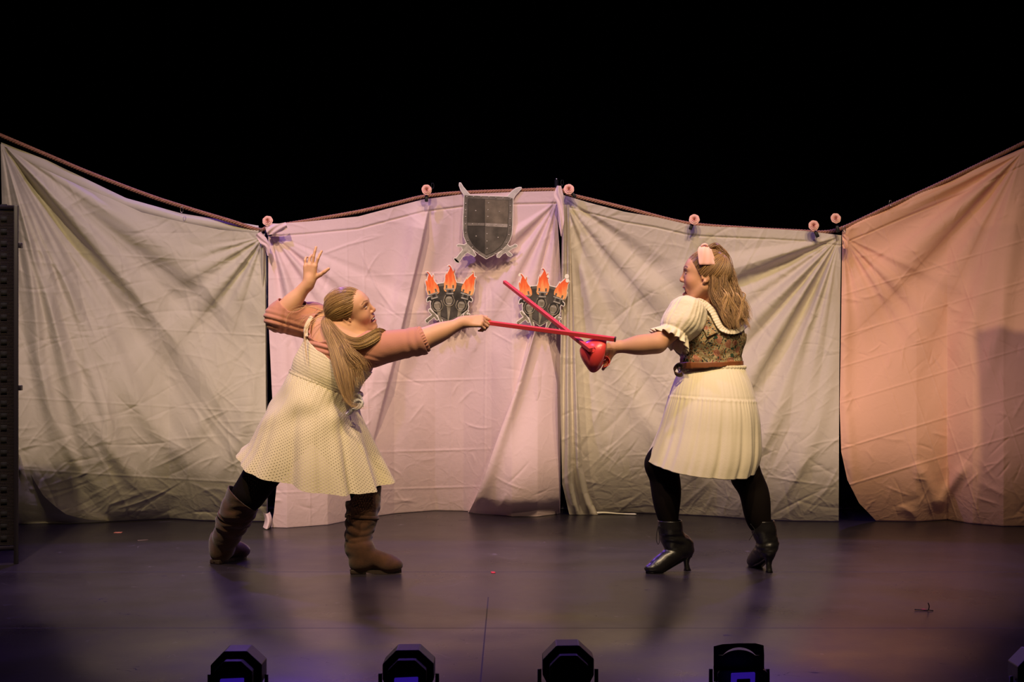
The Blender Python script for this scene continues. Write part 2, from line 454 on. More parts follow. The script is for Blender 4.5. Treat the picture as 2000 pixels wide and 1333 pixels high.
# 1 sage sheet at the left
T1 = [(-30, 262), (2, 282), (62, 319), (154, 362), (215, 387), (277, 415), (351, 433), (430, 449), (505, 456), (530, 458)]
def d1(X, Y, u, v):
    H = fan(X, Y, 2, 278, 3, 0.062, 15, 90, 520, 16, 92) + fan(X, Y, 516, 462, 8, 0.026, 17, 70, 330, 95, 175)
    H += fan(X, Y, 2, 278, 12, 0.014, 48, 200, 420, 22, 88)
    for k, (x, yy) in enumerate([(60, 1.0), (110, 1.0), (170, 0.8), (240, 0.55)]):   # long folds falling from the high corner
        H += ridge(X, Y, [(8 + k * 8, 300 + 3 * k), (30 + x * .45, 470), (x * 0.9 + 20, 700), (x * 1.15 + 60, 960)], 12 + 2 * k, 0.05 * yy)
    for pts, w_, h_ in (([(12, 305), (120, 520), (260, 780), (420, 960)], 20, .034), ([(10, 305), (85, 560), (190, 840), (300, 975)], 16, .030), ([(16, 300), (190, 480), (340, 680), (480, 860)], 22, .030), ([(20, 300), (240, 440), (400, 560), (505, 700)], 20, .020), ([(12, 300), (60, 600), (120, 850), (210, 985)], 12, .024)):
        H += ridge(X, Y, catmull(pts, 12)[:, :2].tolist(), w_, h_)
    H += ridge(X, Y, catmull([(512, 470), (470, 640), (410, 800), (300, 930)], 12).tolist(), 20, .022) + ridge(X, Y, catmull([(516, 480), (500, 700), (470, 850), (410, 960)], 12).tolist(), 15, .018)
    H += crumple(X, Y, 5, 420, 0.0034, 14, 60, 2.6) + crumple(X, Y, 6, 90, 0.0055, 60, 160, 4, 60, 14) + crumple(X, Y, 7, 90, 0.0045, 40, 120, 3, 165, 12)
    for yy in (500, 640, 790, 930): H += 0.0022 * np.exp(-((Y - yy - 0.06 * (X - 250)) / 2.0) ** 2)
    H += crumple(X, Y + 0, 9, 30, 0.012, 30, 80, 8, 100, 14) * np.clip((v - 0.75) * 5, 0, 1)
    return H
s1 = sheet('backdrop_sheet', SAGE, [(0, 1), (0.3, 6), (0.7, 34), (1, 34)], [(0, 517), (0.5, 519), (1, 521)], T1,
      [(-30, 1024), (40, 1023), (160, 1018), (210, 1020), (330, 1014), (390, 1018), (470, 1020), (530, 1020)], 8.95, d1, 330, 380, belly=0.25, tuck=0.0)
tag(s1, 'sage green cotton sheet hung leftmost, fanning in folds from its high left corner', 'backdrop', 'cloth sheets hung from the rope')
# folded-back strip of the same sheet, hanging behind its front edge
def lapw(X, Y, u, v): return 0.004 * np.sin(X / 19.0)
lap = np.linspace(0, 1, 90); 
lt = np.array([(2, 278), (92, 313), (200, 365), (246, 387), (354, 417), (505, 441)]); lb = np.array([(2, 300), (92, 345), (200, 395), (246, 412), (354, 442), (505, 466)])
xs = np.linspace(2, 505, 90); tp = np.interp(xs, lt[:, 0], lt[:, 1]); bt = np.interp(xs, lb[:, 0], lb[:, 1])
V = []
for k in range(6):
    for x, a, b_ in zip(xs, tp, bt): V.append(P(x, a + (b_ - a) * k / 5, 9.02 + 0.012 * math.sin(x / 17) - 0.03 * math.sin(k / 5 * math.pi)))
np_mesh('folded_hem', np.array(V), grid_faces(90, 6)[:, ::-1], SAGE, s1)

sheet('gathered_edge', SAGE, [(0, 507), (1, 509)], [(0, 519), (0.5, 522), (1, 523)], [(500, 468), (530, 472)], [(500, 1019), (530, 1019)], 8.90, lambda X, Y, u, v: .022 * np.sin(u * 7 + Y / 120.0), 24, 160, belly=0.04, parent=s1)

# 2 pale pink sheet in the middle
T2 = [(515, 436), (545, 437), (600, 433), (700, 423), (760, 407), (825, 390), (900, 380), (1010, 375), (1090, 373)]
def d2(X, Y, u, v):
    H = fan(X, Y, 528, 455, 21, 0.020, 20, 80, 260, 20, 88) + fan(X, Y, 1088, 392, 23, 0.022, 17, 90, 300, 92, 150)
    H += ridge(X, Y, [(838, 398), (822, 480), (775, 680), (722, 885)], 30, 0.085, asym=1)
    H += ridge(X, Y, [(868, 388), (850, 470), (800, 660), (760, 830)], 17, 0.022)
    H += ridge(X, Y, [(812, 410), (800, 500), (757, 650), (700, 840)], 9, 0.012)
    H += ridge(X, Y, [(1092, 390), (1062, 520), (1040, 640), (1012, 760), (925, 985)], 20, 0.020, asym=-1)
    H += ridge(X, Y, [(1080, 420), (1075, 560), (1062, 680), (1050, 900)], 12, 0.016)
    H += ridge(X, Y, [(960, 640), (975, 760), (940, 900)], 18, 0.010)
    H += ridge(X, Y, [(555, 480), (560, 600), (545, 800)], 14, 0.012)
    for xx, sl in ((600, 0.02), (682, 0.02), (716, 0.03), (882, -0.01), (948, -0.01), (1004, -0.015)):
        H += 0.0030 * np.exp(-((X - xx - sl * (Y - 700)) / 1.8) ** 2)
    for yy in (536, 612, 745, 882, 955): H += 0.0026 * np.exp(-((Y - yy + 0.03 * (X - 800)) / 1.8) ** 2) * (0.6 + 0.4 * np.sin(X / 60))
    H += ridge(X, Y, [(700, 480), (735, 560), (770, 610)], 2.5, 0.006) + ridge(X, Y, [(620, 500), (680, 478), (750, 460)], 2.5, 0.004)
    H += crumple(X, Y, 25, 130, 0.0042, 14, 50, 2.6) + crumple(X, Y, 26, 40, 0.009, 25, 70, 7, 110, 20) * np.clip((v - 0.82) * 7, 0, 1)
    return H
s2 = sheet('backdrop_sheet', LILAC, [(0, 524), (0.3, 524), (0.55, 531), (0.85, 541), (0.95, 535), (1, 529)], [(0, 1086), (0.3, 1097), (1, 1094)], T2,
      [(515, 1031), (560, 1032), (640, 1026), (700, 1014), (770, 1004), (850, 998), (905, 999), (960, 1004), (1000, 1010), (1050, 1010), (1095, 1004)], 8.98, d2, 380, 380, hem=24, belly=0.10, tuck=0.0)
tag(s2, 'pale pink cotton sheet hung in the middle behind the shield and torches', 'backdrop', 'cloth sheets hung from the rope')
def fl(X, Y, u, v): return 0.030 * np.exp(-((u - .05) / .10) ** 2) + .012 * np.sin(u * 9 + v * 3) * (1 - u) + crumple(X, Y, 61, 26, 0.004, 14, 50, 2.4) + crumple(X, Y, 62, 14, 0.010, 20, 60, 6, 130, 18) * np.clip((v - .7) * 4, 0, 1)
sheet('lapped_fold', LILAC, [(0, 1046), (.15, 1028), (.35, 1004), (.6, 970), (.8, 945), (.93, 926), (1, 914)], [(0, 1066), (.3, 1088), (1, 1093)], [(900, 640), (1100, 640)],
      [(900, 1002), (930, 1007), (960, 1009), (1000, 1012), (1050, 1011), (1095, 1006)], 8.98, fl, 90, 200, belly=0.12, parent=s2)
# turned corner at the foot of the pink sheet
V = np.array([P(513 + 14 * a + 4 * math.sin(b * 3), 1000 + 30 * b + 4 * math.sin(a * 3.1), 8.62 - 0.05 * math.sin(a * 3.14) - 0.03 * b) for b in np.linspace(0, 1, 10) for a in np.linspace(0, 1, 10)])
V[:, 2] = np.maximum(V[:, 2], 0.004)
np_mesh('turned_corner', V, grid_faces(10, 10)[:, ::-1], LILAC, s2)
# knotted corner at the top left and the pinned tail at the top right
def ribbon(pts, wds, Y, name, m, parent, amp=0.012, n=26, k=9):
    c = catmull([(x, y) for x, y in pts], n); wq = np.interp(np.linspace(0, 1, n), np.linspace(0, 1, len(wds)), wds)
    t = np.gradient(c, axis=0); t /= np.linalg.norm(t, axis=1)[:, None]; nn = np.stack([-t[:, 1], t[:, 0]], 1)
    V = []
    for i in range(n):
        for j in range(k):
            s = j / (k - 1) * 2 - 1; q = c[i] + nn[i] * s * wq[i] / 2
            V.append(P(q[0], q[1], Y - amp * (1 - s * s) - amp * 0.6 * math.sin(s * 5 + i * 0.35)))
    return np_mesh(name, np.array(V), grid_faces(k, n), m, parent)
ribbon([(504, 456), (514, 470), (522, 482), (524, 500)], [12, 16, 10, 3], 8.86, 'pinned_corner', LILAC, s2)
ribbon([(520, 452), (535, 448), (560, 441)], [16, 18, 14], 8.87, 'pinned_corner', LILAC, s2)
ribbon([(1092, 363), (1091, 380), (1094, 398), (1096, 430), (1096, 462)], [8, 19, 13, 12, 1], 8.86, 'pinned_tail', LILAC, s2)

# 3 pale sage sheet right of the middle
T3 = [(1090, 378), (1100, 381), (1150, 396), (1220, 414), (1280, 424), (1350, 440), (1400, 443), (1500, 447), (1570, 451), (1645, 460)]
def d3(X, Y, u, v):
    H = fan(X, Y, 1640, 462, 31, 0.050, 17, 110, 380, 98, 172) + fan(X, Y, 1100, 385, 33, 0.034, 15, 90, 420, 30, 92)
    for pts, w_, h_ in (([(1634, 475), (1600, 640), (1520, 820), (1400, 960)], 20, .026), ([(1636, 480), (1625, 700), (1580, 880), (1520, 980)], 16, .018), ([(1108, 400), (1160, 620), (1260, 820), (1400, 960)], 20, .024), ([(1106, 400), (1220, 560), (1330, 690), (1450, 780)], 20, .016)):
        H += ridge(X, Y, catmull(pts, 12).tolist(), w_, h_)
    H += ridge(X, Y, [(1636, 480), (1560, 600), (1500, 690), (1440, 790)], 20, 0.022) + ridge(X, Y, [(1628, 500), (1590, 620), (1530, 760), (1480, 880)], 14, 0.016)
    H += ridge(X, Y, [(1108, 400), (1112, 600), (1118, 800), (1125, 985)], 8, 0.040, asym=-1) + ridge(X, Y, [(1128, 420), (1150, 600), (1160, 760), (1180, 960)], 14, 0.024)
    H += ridge(X, Y, [(1112, 400), (1135, 520), (1190, 640), (1270, 830)], 13, 0.016)
    H += crumple(X, Y, 35, 700, 0.0026, 9, 40, 1.9) + crumple(X, Y, 36, 140, 0.0045, 40, 120, 3.2, 125, 18) + crumple(X, Y, 37, 60, 0.0035, 40, 110, 3, 20, 20)
    return H
s3 = sheet('backdrop_sheet', SAGE2, [(0, 1100), (0.3, 1098), (0.6, 1108), (1, 1128)], [(0, 1643), (0.5, 1639), (1, 1638)], T3,
      [(1090, 1003), (1160, 1004), (1230, 1003), (1300, 1005), (1400, 1010), (1480, 1016), (1560, 1019), (1645, 1020)], 8.97, d3, 360, 380, hem=20, belly=0.22, tuck=0.0)
tag(s3, 'creased grey-beige sheet hung behind the woman in the corset', 'backdrop', 'cloth sheets hung from the rope')
def gather(X, Y, u, v): return 0.025 * np.sin(u * 13 + Y / 90.0) + crumple(X, Y, 44, 20, 0.006, 15, 60, 3)
sheet('gathered_edge', SAGE2, [(0, 1098), (0.6, 1094), (0.9, 1098), (1, 1112)], [(0, 1112), (0.5, 1124), (0.85, 1138), (0.93, 1150), (1, 1168)], [(1080, 400), (1170, 400)],
      [(1090, 1006), (1170, 1006)], 8.88, gather, 60, 300, belly=0.24, tuck=-0.02, parent=s3)
V, Fq = tube(catmull([P(1160, 1003, 9.28), P(1180, 1002, 9.3), P(1210, 1004, 9.27), P(1235, 1005, 9.25), P(1243, 1005, 9.24)], 20), np.interp(np.linspace(0, 1, 20), [0, .5, .85, 1], [0.009, 0.004, 0.006, 0.002]), 8)
V[:, 2] = np.maximum(V[:, 2], 0.002)
np_mesh('trailing_hem', V, Fq, SAGE, s3)

# 4 peach sheet at the right
T4 = [(1635, 462), (1650, 448), (1690, 432), (1740, 410), (1820, 377), (1910, 340), (2000, 296), (2060, 268)]
def d4(X, Y, u, v):
    H = fan(X, Y, 1998, 296, 41, 0.042, 13, 110, 420, 98, 160) + fan(X, Y, 1646, 462, 43, 0.012, 22, 70, 260, 20, 90)
    H += ridge(X, Y, [(1994, 330), (1975, 480), (1950, 640), (1905, 800)], 20, 0.035) + ridge(X, Y, [(1985, 380), (1930, 560), (1880, 660), (1860, 760)], 24, 0.014)
    H += ridge(X, Y, [(1890, 900), (1850, 960), (1832, 1000)], 12, 0.03) + ridge(X, Y, [(1790, 900), (1820, 960), (1830, 1000)], 12, 0.025)
    for c in (560, 640, 700, 770, 860, 935): H += 0.0034 * np.exp(-((Y - c + 0.30 * (X - 1700)) / 1.8) ** 2)
    for c in (1720, 1765, 1810, 1930): H += 0.0028 * np.exp(-((X - c - 0.33 * (Y - 700)) / 1.8) ** 2)
    H += crumple(X, Y, 45, 170, 0.0048, 14, 50, 2.6) + crumple(X, Y, 46, 36, 0.012, 25, 80, 8, 40, 30) * np.clip((v - 0.8) * 6, 0, 1)
    H += 0.02 * np.exp(-((X - 1650 - 60 * np.clip(v - .6, 0, 1)) / 12) ** 2)
    return H
s4 = sheet('backdrop_sheet', PEACH, [(0, 1645), (0.3, 1643), (0.6, 1640), (0.76, 1643), (0.86, 1655), (0.94, 1678), (1, 1712)], [(0, 2025), (0.6, 2035), (1, 2040)], T4,
      [(1630, 1018), (1720, 1019), (1790, 1020), (1850, 1016), (1900, 1024), (1960, 1029), (2060, 1028)], 8.97, d4, 300, 380, hem=26, belly=0.25, tuck=0.0)
tag(s4, 'peach cotton sheet hung rightmost below the rising rope', 'backdrop', 'cloth sheets hung from the rope')
ribbon([(1648, 458), (1652, 470), (1650, 486)], [8, 14, 6], 8.87, 'pinned_corner', PEACH, s4)
V = []
for i, t in enumerate(np.linspace(0, 1, 60)):
    for j, s in enumerate(np.linspace(0, 1, 5)):
        x = 1650 + t * 380; V.append(P(x, np.interp(x, [q[0] for q in T4], [q[1] for q in T4]) - (12 * math.sin(t * math.pi) ** .6 + 2) * (1 - s) + 10 * s, 9.0 - 0.02 * math.sin(s * 3) - 0.01 * math.sin(t * 20)))
np_mesh('folded_hem', np.array(V), grid_faces(5, 60), PEACH, s4)

# lining showing at the foot of the left sheet
def lapd(X, Y, u, v): return 0.03 * np.sin(u * 5 + v * 3) + crumple(X, Y, 51, 14, 0.01, 15, 50, 5)
f1_ = sheet('folded_flap', SAGE, [(0, 34), (1, 36)], [(0, 42), (0.5, 85), (0.8, 130), (1, 215)], [(20, 880), (230, 990)], [(20, 1025), (120, 1023), (220, 1020)], 8.62, lapd, 50, 60, belly=0.02, tuck=0.0, parent=s1)

# ------------------------------------------------------------------ rope
ROPE = mat('jute_rope', (0.42, 0.20, 0.12), 0.9, noise=(60, 0.4), bump=(300, 0.5, 0.002))
rp = [(-60, 238), (0, 264), (92, 303), (180, 340), (290, 382), (370, 408), (450, 432), (505, 449), (528, 444), (610, 430), (700, 414), (770, 398), (830, 384), (900, 377), (1000, 373), (1088, 371), (1115, 381), (1160, 392), (1230, 409), (1340, 436), (1450, 446), (1560, 452), (1610, 454), (1645, 446), (1700, 421), (1740, 402), (1820, 366), (1900, 328), (1996, 281), (2060, 250)]
cl = catmull([tuple(P(x, y, 8.99)) for x, y in rp], 1500)
t_, a_, b_ = frames(cl); seg = np.r_[0, np.cumsum(np.linalg.norm(np.diff(cl, axis=0), axis=1))]
prt = []
for k in range(3):
    ph = seg / 0.055 * 2 * math.pi + k * 2 * math.pi / 3
    prt.append(tube(cl + (a_ * np.cos(ph)[:, None] + b_ * np.sin(ph)[:, None]) * 0.0065, 0.0072, 6, False))
V, Fq = merge(prt)
tag(np_mesh('rope', V, Fq, ROPE), 'long brown twisted rope strung across the stage above the sheets', 'rope')

# stands that hold the rope
BLK = mat('matt_black_metal', (0.006, 0.006, 0.008), 0.5)
TIP = mat('worn_steel', (0.5, 0.48, 0.5), 0.3, 1.0)
for x, yy, lab in ((521, 450, 'black pole holding the rope between the sage and pink sheets'), (1087, 352, 'black pole with a steel tip between the pink and grey-beige sheets'), (1648, 452, 'black pole holding the rope beside the peach sheet')):
    top = P(x, yy, 9.55); base = Vector((top.x, 9.55, 0)); tie = P(x, max(yy, 372) + 2, 9.02)
    r = thing('backdrop_pole', lab, 'pole', base, 'poles holding the rope')
    v, f = tube([tuple(base + Vector((0, 0, .012))), tuple(base + Vector((0, 0, 1))), tuple(top)], 0.014, 12); np_mesh('pole', v, f, BLK, r)
    v, f = box(base + Vector((0, 0.2, 0.006)), (0.40, 0.40, 0.012)); np_mesh('base_plate', v, f, BLK, r, False)
    v, f = tube([tuple(tie), (top.x, 9.53, tie.z)], 0.006, 8); np_mesh('rope_arm', v, f, BLK, r)
    v, f = tube([tuple(top), tuple(top + Vector((0, 0, .012)))], 0.009, 10); np_mesh('tip', v, f, TIP, r)

# ------------------------------------------------------------------ roses and clips
ROSE = mat('blush_foam_rose', (0.86, 0.50, 0.42), 0.7, sss=0.1)
def petal(r, hgt, wdt, ang, tilt, seed, n=9):
    """cupped petal leaning out from the rose axis (+x toward the viewer side)"""
    rs = np.random.RandomState(seed); V = []
    for j in range(n):
        t = j / (n - 1)
        for i in range(n):
            s = i / (n - 1) * 2 - 1
            a = ang + s * wdt * (0.55 + 0.45 * math.sin(min(1, t * 1.1) * math.pi * 0.62))
            rr = r * (0.35 + 0.65 * t ** 0.6) + tilt * t ** 2.2 * (1 - 0.25 * s * s)
            h = hgt * t * (1 - 0.16 * s ** 4) - tilt * 0.55 * t ** 3 + 0.0006 * math.sin(s * 7 + seed)
            V.append((rr * math.cos(a), rr * math.sin(a), h))
    return np.array(V), grid_faces(n, n)
def rose_mesh():
    parts = []; g = 2.399
    spec = [(0.003, 0.016, 1.5, 0.000, 3), (0.006, 0.017, 1.1, 0.001, 4), (0.0105, 0.0165, 0.85, 0.004, 5), (0.0155, 0.0145, 0.72, 0.008, 6), (0.020, 0.011, 0.62, 0.0125, 7)]
    k = 0
    for r, h, wd, tl, n in spec:
        for i in range(n):
            parts.append(petal(r, h, wd, i * 2 * math.pi / n + k * 0.7, tl, k * 10 + i)); 
        k += 1
    # the calyx cup under the petals
    th = np.linspace(0, 2 * math.pi, 16, endpoint=False)
    V = np.array([((0.004 + 0.016 * q) * math.cos(a), (0.004 + 0.016 * q) * math.sin(a), -0.004 + 0.006 * q) for q in np.linspace(0, 1, 4) for a in th])
    parts.append((V, grid_faces(16, 4, True)))
    return merge(parts)
RV, RF = rose_mesh(); RV = RV * 1.03
def orient(V, axis, loc, spin=0):
    ax = Vector(axis).normalized(); q = ax.to_track_quat('Z', 'Y').to_matrix(); sp = Matrix.Rotation(spin, 3, 'Z')
    return np.asarray(V) @ np.array(q @ sp).T + np.array(loc)
roses = [(523, 432, (-.05, -1, .25), 'blush rose clipped above the knotted corner where sage meets pink sheet', (527, 455)),
         (833, 371, (.35, -1, .1), 'blush rose clipped on the rope left of the shield', (833, 388)),
         (1111, 370, (.05, -1, .2), 'blush rose clipped at the peak right of the shield, beside the steel-tipped pole', (1120, 381)),
         (1356, 429, (-.1, -1, .15), 'blush rose clipped above the head of the woman with the pink bow', (1350, 443)),
         (1589, 441, (0, -1, .1), 'lower left rose of the pair near the peach sheet', (1595, 458)),
         (1632, 427, (.1, -1, .2), 'highest rose of the pair near the peach sheet, tilted on its clip', (1636, 448))]
rose0 = None
for i, (x, y, ax, lab, cl_) in enumerate(roses):
    loc = P(x, y, 8.88); r = thing('fabric_rose', lab, 'rose', loc, 'fabric roses clipped along the rope')
    np_mesh('bloom', orient(RV, ax, loc, i * 1.1), RF, ROSE, r)
    c = P(cl_[0], cl_[1], 8.90); d = (c - loc)
    v, f = tube([tuple(loc + Vector((0, .012, 0))), tuple(loc + d * .5 + Vector((0, .012, 0))), tuple(c)], 0.004, 6); np_mesh('stem', v, f, BLK, r)
    v, f = box(c, (0.020, 0.022, 0.040), np.array(Matrix.Rotation(math.atan2(d.x, -d.z) * -1, 3, 'Y'))); bevel(np_mesh('clip', v, f, BLK, r, False), 0.003)
CHR = mat('bright_wire', (0.75, 0.72, 0.7), 0.25, 1.0)
for x, y, lab in ((355, 410, 'small wire hook joining the rope to the sage sheet'), (509, 452, 'silver clip at the inner top corner of the sage sheet'), (1649, 448, 'silver clip at the top corner of the peach sheet'), (1739, 397, 'small clip on the rope over the peach sheet'), (845, 363, 'thin wire clip beside the rose left of the shield'), (1098, 357, 'thin wire clip beside the rose at the peak')):
    c = nA(P(x, y, 8.93)); th = np.linspace(0.3, 6.0, 24)
    pts = np.stack([c[0] + 0.008 * np.sin(th), np.full(24, c[1]), c[2] + 0.018 * np.cos(th)], 1)
    v, f = tube(pts, 0.0018 if y < 400 or x == 355 else 0.0028, 6)
    tag(np_mesh('wire_clip', v, f, CHR if 450 > x or x > 1600 or x == 509 else BLK), lab, 'clip', 'wire clips along the rope')
# ------------------------------------------------------------------ flat printed cut-outs
def poly_plate(name, pts, Y, th, m, parent, tiltY=0.0):
    """pts in photo pixels -> a board of real thickness; front face at Y"""
    me = bpy.data.meshes.new(name); n = len(pts)
    vf = [tuple(P(x, y, Y)) for x, y in pts]; vb = [(v[0], v[1] + th, v[2]) for v in vf]
    faces = [list(range(n))[::-1], list(range(n, 2 * n))] + [[i, (i + 1) % n, n + (i + 1) % n, n + i] for i in range(n)]
    me.from_pydata(vf + vb, [], faces); me.update()
    import bmesh
    b = bmesh.new(); b.from_mesh(me); bmesh.ops.recalc_face_normals(b, faces=b.faces); b.to_mesh(me); b.free()
    return link(name, me, m, parent, False)

def outline_grow(pts, d):
    """offset a closed outline outward by d pixels"""
    p = nA(pts); a = np.roll(p, 1, 0); c = np.roll(p, -1, 0)
    area = np.sum(p[:, 0] * c[:, 1] - c[:, 0] * p[:, 1]); sg = 1 if area > 0 else -1
    e1 = p - a; e2 = c - p; e1 /= np.linalg.norm(e1, axis=1)[:, None] + 1e-9; e2 /= np.linalg.norm(e2, axis=1)[:, None] + 1e-9
    n1 = np.stack([e1[:, 1], -e1[:, 0]], 1) * sg; n2 = np.stack([e2[:, 1], -e2[:, 0]], 1) * sg
    n = n1 + n2; l = np.linalg.norm(n, axis=1)[:, None]; n = n / np.maximum(l, 0.7)
    return (p + n * d * 1.0).tolist()

def chain(pts, it=1):
    """smooth an outline a little (corner cutting)"""
    p = nA(pts)
    for _ in range(it):
        q = np.roll(p, -1, 0); p = np.stack([p * .8 + q * .2, p * .2 + q * .8], 1).reshape(-1, 2)
    return p.tolist()

def card_board(polys, Y, th, grow, m, parent):
    """one board cut around all the printed shapes together, leaving a white margin"""
    allp = nA([q for pl in polys for q in pl]); st = 0.5; mg = grow + 3
    gx = np.arange(allp[:, 0].min() - mg, allp[:, 0].max() + mg, st); gy = np.arange(allp[:, 1].min() - mg, allp[:, 1].max() + mg, st)
    X, Yp = np.meshgrid(gx, gy, indexing='ij'); D = np.full(X.shape, 1e9)
    for pl in polys:
        p = nA(pl); q = np.roll(p, -1, 0); ins = np.zeros(X.shape, bool); d2 = np.full(X.shape, 1e9)
        for (ax_, ay_), (bx_, by_) in zip(p, q):
            dx, dy = bx_ - ax_, by_ - ay_; t = np.clip(((X - ax_) * dx + (Yp - ay_) * dy) / (dx * dx + dy * dy + 1e-9), 0, 1)
            d2 = np.minimum(d2, (X - ax_ - t * dx) ** 2 + (Yp - ay_ - t * dy) ** 2)
            c = ((ay_ > Yp) != (by_ > Yp)) & (X < dx * (Yp - ay_) / (dy if dy else 1e-9) + ax_); ins ^= c
        D = np.minimum(D, np.where(ins, -1, 1) * np.sqrt(d2))
    D = (D - grow) * Y / F_PX; hy = 0.0012; ny = int(th / hy) + 5; yy = (np.arange(ny) - ny // 2) * hy
    F3 = np.maximum(D[:, None, :], np.abs(yy)[None, :, None] - th / 2).astype(np.float32)
    V, Fc = nets(F3, np.zeros(3), 1.0)
    px = gx[0] + V[:, 0] * st; py = gy[0] + V[:, 2] * st; w_ = Y + th / 2 + (V[:, 1] - ny // 2) * hy
    V3 = np.stack([(px - 1000) / F_PX * Y, w_, CAM_Z - (py - 666.5) / F_PX * Y], 1)
    return np_mesh('card_board', V3, Fc, m, parent, False)

CARD = mat('white_card', (0.80, 0.74, 0.66), 0.6)
PR_STEEL = mat('printed_iron', (0.10, 0.088, 0.072), 0.5, noise=(14, 0.75), spec=0.3)
PR_EDGE = mat('printed_rim', (0.20, 0.175, 0.14), 0.5, noise=(20, 0.6), spec=0.3)
PR_DARK = mat('printed_black', (0.03, 0.026, 0.024), 0.5, spec=0.3)
PR_LITE = mat('printed_bright_metal', (0.50, 0.46, 0.38), 0.5, noise=(50, 0.5), spec=0.3)
PR_MID = mat('printed_bronze', (0.34, 0.30, 0.21), 0.5, noise=(40, 0.6), spec=0.3)
PR_HORN = mat('printed_pale_steel', (0.62, 0.58, 0.52), 0.5, noise=(25, 0.3), spec=0.3)

# shield with crossed swords; pixel outline measured on the photograph
YC = front_of(895, 362, 1012, 508) - 0.014
def S_(pts): return [(880 + x * 0.12755, 350 + y * 0.12755) for x, y in pts]     # from the 1176 px wide crop
sh_out = S_([(212, 248), (870, 272), (955, 300), (950, 500), (945, 700), (935, 850), (905, 935), (860, 1010), (780, 1090), (660, 1160), (545, 1218), (440, 1150), (330, 1065), (245, 975), (205, 880), (195, 760), (195, 600), (205, 400)])
bl = S_([(212, 248), (160, 170), (135, 100), (138, 60), (155, 62), (190, 120), (240, 180), (290, 240)])
br = S_([(870, 272), (940, 190), (1000, 145), (1050, 130), (1080, 130), (1078, 150), (1030, 200), (985, 250), (958, 300)])
hl = S_([(205, 1010), (255, 985), (330, 1075), (375, 1145), (385, 1165), (365, 1185), (345, 1170), (260, 1120), (215, 1150), (130, 1265), (120, 1285), (85, 1270), (55, 1230), (62, 1210), (85, 1215), (190, 1085), (170, 1040), (105, 1030), (100, 1010), (135, 1000)])
hr = S_([(870, 1005), (905, 1040), (960, 1020), (985, 1000), (1015, 1010), (1015, 1035), (950, 1060), (910, 1085), (880, 1105), (920, 1140), (945, 1165), (915, 1185), (880, 1170), (845, 1120), (790, 1150), (745, 1200), (715, 1195), (712, 1165), (790, 1090)])
r = thing('shield_cutout', 'printed grey shield cut-out with crossed swords pinned to the top of the pink sheet', 'stage prop', P(950, 445, YC))
card_board([sh_out, bl, br, hl, hr], YC, 0.005, 1.3, CARD, r)
for nm, q in (('sword_blade_tip', bl), ('sword_blade_tip', br), ('sword_hilt', hl), ('sword_hilt', hr)):
    b = poly_plate(nm, q, YC - 0.0006, 0.0007, PR_HORN if 'blade' in nm else PR_LITE, r)
# dark ends of the blades, grips
poly_plate('printed_dark_tip', S_([(140, 95), (142, 66), (155, 70), (180, 118), (188, 135), (158, 160)]), YC - 0.0002, 0.0006, PR_STEEL, r)
poly_plate('printed_dark_tip', S_([(1000, 160), (1050, 137), (1074, 138), (1030, 190), (1010, 200), (985, 180)]), YC - 0.0002, 0.0006, PR_STEEL, r)
poly_plate('printed_grip', S_([(205, 1095), (235, 1120), (125, 1260), (88, 1230)]), YC - 0.0003, 0.0006, PR_MID, r)
poly_plate('printed_pommel', S_([(60, 1215), (80, 1222), (132, 1270), (120, 1282), (85, 1265), (58, 1235)]), YC - 0.0006, 0.0006, PR_DARK, r)
poly_plate('printed_grip', S_([(850, 1070), (800, 1110), (725, 1165), (740, 1190), (820, 1135), (880, 1095)]), YC - 0.0003, 0.0006, PR_MID, r)
poly_plate('rim', sh_out, YC - 0.0008, 0.0008, PR_EDGE, r)
inn = S_([(272, 300), (890, 325), (882, 560), (872, 740), (862, 850), (830, 930), (780, 1010), (700, 1085), (610, 1135), (548, 1158), (490, 1125), (400, 1060), (330, 980), (282, 890), (262, 800), (262, 600), (268, 400)])
poly_plate('printed_rim_line', outline_grow(inn, 0.9), YC - 0.0016, 0.0007, PR_DARK, r)  # black line of the print, just inside the rim
def clip_poly(pts, axis, val, keep_less):
    out = []; n = len(pts)
    for i in range(n):
        a, b = pts[i], pts[(i + 1) % n]; ia = (a[axis] <= val) == keep_less; ib = (b[axis] <= val) == keep_less
        if ia: out.append(a)
        if ia != ib:
            t = (val - a[axis]) / (b[axis] - a[axis]); out.append((a[0] + (b[0] - a[0]) * t, a[1] + (b[1] - a[1]) * t))
    return out
cx = 880 + 522 * .12755; cy = 350 + 722 * .12755
PS = [mat('printed_plate_%s' % k, c, 0.5, noise=(12, 0.7), spec=0.3) for k, c in (('dark', (0.070, 0.057, 0.042)), ('light', (0.20, 0.165, 0.115)), ('low_dark', (0.055, 0.047, 0.038)), ('low_light', (0.13, 0.112, 0.085)))]
for k, (lx, ly) in enumerate(((True, True), (False, True), (True, False), (False, False))):
    q = clip_poly(clip_poly(inn, 0, cx - .5 if lx else cx + .5, lx), 1, cy - .4 if ly else cy + .5, ly)
    poly_plate('printed_plate', q, YC - 0.0024, 0.0007, PS[k], r)
poly_plate('printed_band', S_([(262, 668), (520, 675), (520, 716), (262, 712)]), YC - 0.0030, 0.0005, PR_EDGE, r)
poly_plate('printed_band', S_([(532, 672), (874, 690), (872, 740), (532, 722)]), YC - 0.0030, 0.0005, mat('printed_pale_band', (0.36, 0.32, 0.26), 0.5, noise=(30, .4), spec=0.3), r)
